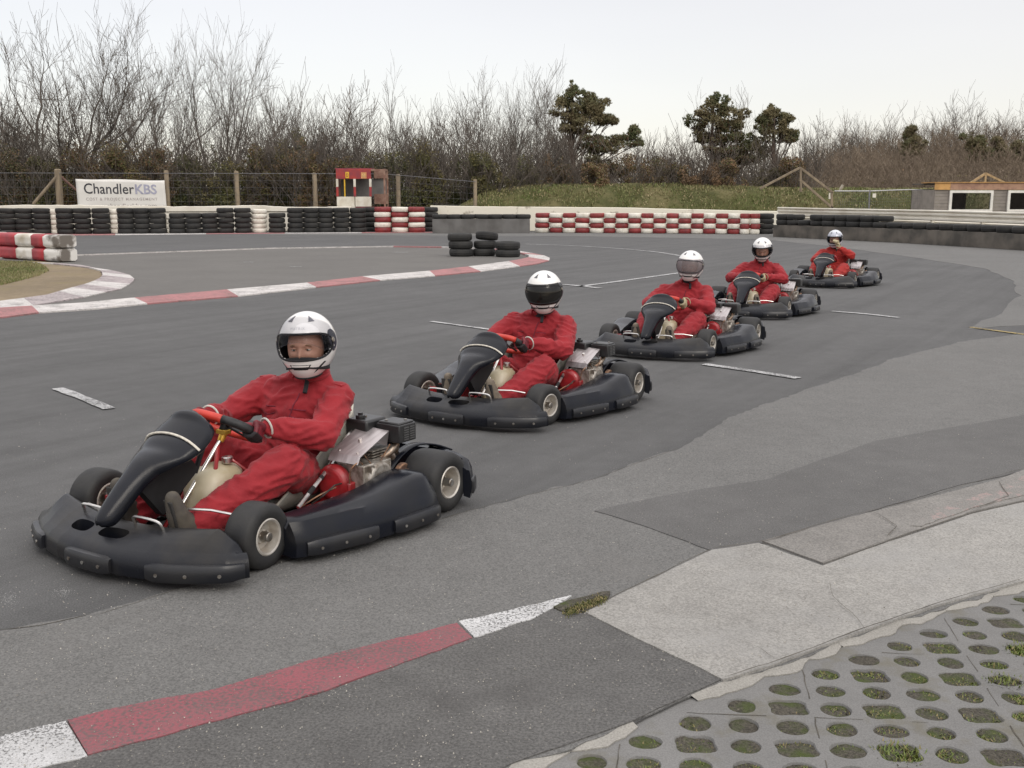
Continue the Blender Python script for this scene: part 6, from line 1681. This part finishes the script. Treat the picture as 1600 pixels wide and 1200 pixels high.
# pines: clumps of needle sprays on real limbs
def pine(name, label, Y, base_u, blobs, seed, trunk_to, dens=1.0, size=.14, group='pines behind the grass bank'):
    """blobs: (u, v, half width px, half height px, rusty share)"""
    rg = random.Random(seed); b = P(base_u, 300, Y); root = empty(name, (b.x, Y, 0)); tag(root, label, 'tree', group)
    o0 = Vector((b.x, Y, 0)); m2 = Y / FPX; tr = MB(); cr = MB()
    top = P(trunk_to[0], trunk_to[1], Y) - o0
    tp = [Vector((0, 0, 0)), top * .35 + Vector((.15, .1, 0)), top * .7 + Vector((-.1, 0, 0)), top]; tr.tube(tp, [.20, .16, .11, .04], 8)
    for (u, v, w, h, rust) in blobs:
        c = P(u, v, Y) - o0; w *= m2 * 1.22; h *= m2 * 1.22; dp = max(w * .75, .45); off = rg.uniform(-.4, .4); c.y += off
        j = c.z * .62; att = Vector((top.x * j / max(top.z, 1), 0, max(.8, min(j, top.z * .9))))
        tr.tube([att, att.lerp(c, .5) + Vector((0, 0, -.15)), c], [.045, .03, .018], 4)
        for _ in range(5):
            e = c + Vector((rg.uniform(-w, w) * .8, rg.uniform(-dp, dp) * .8, rg.uniform(-h, h) * .6)); tr.tube([c.lerp(att, .25), e], [.016, .008], 3)
        c0_ = c
        for sub in range(3):
          if sub: c = c0_ + Vector((rg.uniform(-1, 1) * w * 1.2, rg.uniform(-1, 1) * dp * 1.1, rg.uniform(-.8, .9) * h * 1.1))
          if sub == 1: w, h, dp = w * .62, h * .62, dp * .62
          n = int(210 * w * h / (.40 * .40) * dens) + 50
          for _ in range(n):
            while True:
                x, y, z = rg.uniform(-1, 1), rg.uniform(-1, 1), rg.uniform(-1, 1)
                if x * x + y * y + z * z < 1: break
            p = c + Vector((x * w, y * dp, z * h))
            if noise.noise(p * 1.9 + Vector((seed, 0, 0))) < -.12: continue
            mi = 1 if rg.random() < rust * (1.2 if z < 0 else .6) else 0
            up_ = Vector((rg.gauss(0, .5), rg.gauss(0, .5), rg.uniform(.3, 1))).normalized()
            for _k in range(8):
                dd = (up_ + Vector((rg.gauss(0, .5), rg.gauss(0, .5), rg.gauss(0, .4)))).normalized(); s_ = dd.cross(Vector((rg.gauss(0, 1), rg.gauss(0, 1), rg.gauss(0, 1)))).normalized() * .022
                e = p + dd * size * rg.uniform(.6, 1.2); cr.add([p - s_, p + s_, e], [(0, 1, 2)], mi)
    tr.build('trunk', PBARK, root); cr.build('crown', [NEED, NEEB], root, smooth=False); return root
pine('pine_tree', 'big dark pine with layered crown and a long low limb reaching right', 60, 893, [
    (893, 142, 7, 9, .1), (885, 157, 13, 10, .1), (906, 152, 12, 9, .1), (922, 152, 9, 7, .1), (880, 172, 14, 9, .3), (902, 170, 18, 11, .2), (926, 172, 16, 11, .1), (938, 168, 10, 10, .1), (896, 187, 18, 9, .45), (920, 188, 20, 10, .3), (945, 186, 15, 8, .15), (955, 190, 9, 6, .1), (885, 204, 14, 6, .5), (908, 206, 16, 5, .5),
    (990, 208, 8, 11, .1), (1000, 222, 6, 6, .1), (975, 216, 14, 6, .3), (955, 221, 16, 7, .5), (935, 226, 16, 7, .5), (917, 231, 12, 7, .4), (945, 236, 18, 6, .4), (975, 228, 16, 5, .3), (925, 247, 10, 7, .2), (940, 262, 22, 8, .7), (970, 270, 14, 5, .8)], 5, (895, 150), .95)
pine('pine_tree', 'middle pine with a double top and a drooping mass on its right', 61, 1115, [
    (1112, 162, 9, 9, .1), (1103, 175, 12, 9, .1), (1122, 176, 12, 10, .1), (1138, 168, 8, 11, .1), (1145, 184, 13, 11, .1), (1078, 188, 8, 7, .1), (1090, 195, 12, 8, .3), (1112, 196, 16, 11, .4), (1135, 200, 16, 9, .3), (1152, 196, 9, 7, .1), (1095, 213, 12, 8, .5), (1118, 217, 20, 9, .5), (1148, 214, 12, 7, .3), (1165, 218, 13, 10, .1), (1182, 226, 12, 9, .1), (1170, 236, 18, 9, .3), (1192, 238, 9, 8, .1), (1150, 236, 14, 6, .5), (1175, 250, 18, 6, .5), (1118, 238, 14, 5, .8), (1135, 250, 22, 8, .9)], 9, (1115, 165), .95)
pine('pine_tree', 'smaller rounded pine standing alone on the right of the pine group', 60, 1214, [
    (1203, 178, 8, 7, .1), (1214, 176, 7, 7, .1), (1192, 186, 8, 7, .1), (1208, 190, 14, 9, .1), (1226, 186, 9, 7, .1), (1200, 203, 14, 8, .2), (1220, 203, 16, 9, .1), (1235, 208, 10, 7, .1), (1212, 216, 18, 7, .3), (1240, 216, 7, 5, .1), (1190, 196, 7, 5, .1)], 13, (1210, 180), .9)
pine('pine_tree', 'small dark conifer standing out of the brown wood', 78, 1427, [(1425, 203, 4, 6, .1), (1424, 214, 8, 8, .2), (1430, 226, 14, 9, .2), (1425, 238, 16, 7, .2)], 17, (1425, 205), 1.1, .2)
pine('pine_tree', 'dark conifer left of the roof truss in the brown wood', 76, 1521, [(1517, 216, 9, 7, .2), (1525, 228, 13, 9, .2), (1530, 238, 16, 8, .3)], 19, (1520, 215), 1.1, .2)
pine('pine_tree', 'dark conifer above the roof truss in the brown wood', 77, 1556, [(1556, 224, 8, 8, .2), (1562, 238, 13, 9, .2), (1552, 250, 12, 7, .3)], 21, (1556, 222), 1.1, .2)
pine('pine_tree', 'dark conifer at the right frame edge', 78, 1598, [(1598, 230, 10, 9, .2), (1600, 244, 12, 8, .2)], 22, (1598, 226), 1.1, .2)

# bushes and undergrowth
def leaf_cluster(mb, c, w, dp, h, n, rg, size, mis, hole=-.12):
    for _ in range(n):
        while True:
            x, y, z = rg.uniform(-1, 1), rg.uniform(-1, 1), rg.uniform(-1, 1)
            if x * x + y * y + z * z < 1: break
        p = c + Vector((x * w, y * dp, z * h))
        if noise.noise(p * 1.5) < hole: continue
        a = Vector((rg.gauss(0, 1), rg.gauss(0, 1), rg.gauss(0, .6))).normalized() * size * rg.uniform(.6, 1.3); b = a.cross(Vector((rg.gauss(0, 1), rg.gauss(0, 1), rg.gauss(0, 1)))).normalized() * size * .5
        mb.add([p - a, p + b, p + a, p - b], [(0, 1, 2, 3)], rg.choice(mis))
def bush(u, vtop, Y, wpx, label, mats_, seed, dens=1.0, group='bushes behind the fence', twiggy=.5):
    rg = random.Random(seed); b = P(u, 300, Y); H = P(u, vtop, Y).z; w = wpx * Y / FPX
    root = empty('bush', (b.x, Y, 0)); tag(root, label, 'bush', group)
    tr = MB(); cr = MB()
    for s in range(16):
        a = rg.uniform(0, 6.28); t = rg.uniform(.1, .6)
        d = Vector((math.cos(a) * t, math.sin(a) * t, 1)).normalized()
        grow(tr, tr, Vector((rg.uniform(-w, w) * .6, rg.uniform(-.7, .7), 0)), d, H * rg.uniform(.5, .85), .035, 1, 3, rg, kids=(4, 5, 4), rmin=.011, up=.35)
    nb = 12
    for k in range(nb):
        c = Vector((rg.uniform(-w, w) * .75, rg.uniform(-.6, .6), H * rg.uniform(.15, .82)))
        leaf_cluster(cr, c, w * rg.uniform(.3, .6), .8, H * rg.uniform(.14, .26), int(dens * 1500 * (1 - twiggy * .5)), rg, .065, (0, 0, 1), hole=-.05)
    tr.build('stems', TWIG, root); cr.build('foliage', mats_, root, smooth=False); return root
BU = [(15, 225, 45, [LDK, LBR], 'dark bush with russet leaves at the far left of the fence'), (75, 232, 40, [LOL, LDK], 'dark bush beneath the broad bare tree'), (140, 226, 42, [LBR, LOL], 'brown bush above the left half of the banner'), (195, 218, 40, [LOL, LBR], 'olive brown bush above the banner centre'),
      (240, 222, 40, [LBR, LDK], 'brown bush above the right end of the banner'), (300, 224, 42, [LDK, LOL], 'dark green bush between the fence posts right of the banner'), (350, 236, 38, [LOL, LDK], 'low green bush at the foot of the tall narrow tree'), (405, 222, 40, [LOL, LBR], 'olive bush right of the second fence post'),
      (450, 196, 32, [LOL, LDK], 'taller dark olive bush left of the third fence post'), (478, 215, 38, [LBR, LOL], 'russet bush above the third fence post'), (535, 240, 34, [LOL, LBR], 'low green bush behind the booth roof left end'), (575, 246, 30, [LOL, LDK], 'bright olive bush just above the booth'), (628, 224, 34, [LDK, LOL], 'dark bush at the foot of the long-stemmed tree'),
      (672, 214, 36, [LOL, LOL], 'pale olive bush in the dip left of the bank'), (728, 218, 38, [LDK, LOL], 'dark green bush at the left end of the grass bank'), (760, 232, 32, [LOL, LDK], 'green bush above the slope of the bank'), (820, 236, 34, [LDK, LOL], 'dark bush left of the big pine trunk'), (862, 240, 32, [LBR, LDK], 'brown bush beneath the big pine'),
      (915, 250, 34, [LBR, LOL], 'russet bush under the low pine limb'), (1000, 238, 36, [LBR, LOL], 'brown bush between the pine groups'), (1040, 250, 34, [LOL, LBR], 'mossy green bush left of the middle pine'), (1090, 246, 36, [LBR, LBR], 'russet bush beneath the middle pine'), (1140, 250, 34, [LBR, LOL], 'reddish brown bush right of the middle pine trunk'), (1195, 262, 32, [LOL, LOL], 'green bush under the left leg of the timber frame'), (1235, 245, 30, [LBR, LOL], 'brown bush behind the timber frame apex')]
for i, (u, v, w, ms, lb) in enumerate(BU): bush(u, v - 4, 56.8 + (i % 3) * .7, w, lb, ms, 100 + i)
# dense undergrowth behind everything, and the wood on the right: masses nobody could count
def brush(name, segs, n, label, matsl, seed, cat='undergrowth', hmax=None, leaf=.07, twig_r=.014):
    """segs: (u0, u1, Y0, Y1, vtop0, vtop1) bands of stems with leaves"""
    rg = random.Random(seed); mb = MB()
    for (u0, u1, Y0_, Y1_, v0, v1, k) in segs:
        for _ in range(int(n * k)):
            f = rg.random(); u = lerp(u0, u1, f); Y = rg.uniform(Y0_, Y1_); p = P(u, 300, Y); H = P(u, lerp(v0, v1, f), Y).z * rg.uniform(.55, 1.0) * (1 + .16 * noise.noise(Vector((u * .03, Y * .2, 0))))
            p.z = 0; q = p.copy(); d = Vector((rg.gauss(0, .12), rg.gauss(0, .1), 1)).normalized(); pts = [q.copy()]
            for s in range(4):
                d = (d + Vector((rg.gauss(0, .1), rg.gauss(0, .1), .06))).normalized(); q = q + d * H / 4; pts.append(q.copy())
            r = twig_r * rg.uniform(1.2, 2.6); mb.tube(pts, [r * 1.5, r * 1.2, r, r * .7, r * .45], 3, 0, caps=False)
            for s in range(16):
                g = rg.uniform(.18, 1); i = min(int(g * 4), 3); b = pts[i].lerp(pts[i + 1], g * 4 - i)
                e = b + Vector((rg.gauss(0, .5), rg.gauss(0, .4), rg.uniform(.25, 1.1))) * (H * .13) ; m_ = b.lerp(e, .5) + Vector((rg.gauss(0, .06), 0, 0))
                mb.tube([b, m_, e], [r * .55, r * .42, r * .3], 3, 0, caps=False)
                for t in range(2):
                    b2 = b.lerp(e, rg.uniform(.3, .9)); e2 = b2 + Vector((rg.gauss(0, .22), rg.gauss(0, .2), rg.uniform(.1, .5))) * (H * .12)
                    s_ = Vector((r * .35, 0, 0)); mb.add([b2 - s_, b2 + s_, e2], [(0, 1, 2)], 0)
            lf = noise.noise(Vector((u * .02, Y * .3, seed)))
            for s in range(int(14 * (1 + lf * 1.5))):
                g = rg.random() ** 1.3 * .7; i = min(int(g * 4), 3); b = pts[i].lerp(pts[i + 1], g * 4 - i) + Vector((rg.gauss(0, .28), rg.gauss(0, .28), rg.gauss(0, .2)))
                a = Vector((rg.gauss(0, 1), rg.gauss(0, 1), rg.gauss(0, 1))).normalized() * leaf; c = a.cross(Vector((rg.gauss(0, 1), rg.gauss(0, 1), rg.gauss(0, 1)))).normalized() * leaf * .6
                mb.add([b - a, b + c, b + a, b - c], [(0, 1, 2, 3)], 1 if lf + rg.gauss(0, .25) > 0 else 2)
    o = mb.build(name, matsl, smooth=False); tag(o, label, cat, kind='stuff'); return o
brush('undergrowth', [(-620, -60, 58, 67, 214, 226, .8), (-60, 700, 61, 67, 226, 236, 1.0), (690, 1260, 61, 69, 236, 242, .85)], 620, 'dense brown undergrowth and saplings behind the wire fence', [TWIG, LDK, LBR], 3)
brush('far_hedge', [(-620, -80, 66, 76, 225, 232, .5), (-80, 1300, 70, 80, 232, 238, 1.0)], 900, 'thick far hedge closing the gaps between the trees', [TWG2, LDK, LBR], 6, cat='hedge', leaf=.11, twig_r=.022)
brush('woodland', [(1225, 1700, 60, 66, 268, 255, .5), (1230, 1720, 66, 74, 248, 225, .7), (1250, 1740, 74, 84, 228, 200, .8), (1280, 1760, 84, 96, 208, 180, .8)], 1500, 'brown leafless wood rising behind the hut on the right', [TWG2, LOL, LBR], 8, cat='wood', leaf=.075, twig_r=.011)
for i, (u, v, Y) in enumerate([(1290, 196, 84), (1330, 186, 88), (1350, 182, 90), (1385, 182, 92), (1400, 178, 90), (1450, 168, 92), (1462, 176, 90), (1500, 155, 94), (1520, 160, 95), (1556, 176, 90), (1590, 160, 92), (1625, 170, 92)]):
    bare(('thin', 'thin2', 'tall', 'lean')[i % 4], u, v, Y, ['leftmost pale bare tree showing above the brown wood', 'pale bare treetop above the wood, left of its first dip', 'pale twiggy treetop at the first hump of the wood', 'pale bare treetop right of the first hump of the wood', 'pale bare treetop above the small conifer left side', 'pale bare treetop just right of the small conifer', 'low pale treetop left of the tallest one in the wood', 'tallest pale bare treetop of the wood', 'treetop touching the tallest one on its right', 'low treetop above the roof truss right side', 'pale bare treetop near the right frame edge', 'treetop cut by the right frame edge'][i], 1.15, i * 1.3, 'treetops of the brown wood')
# low white flowering twigs seen through the fence gap
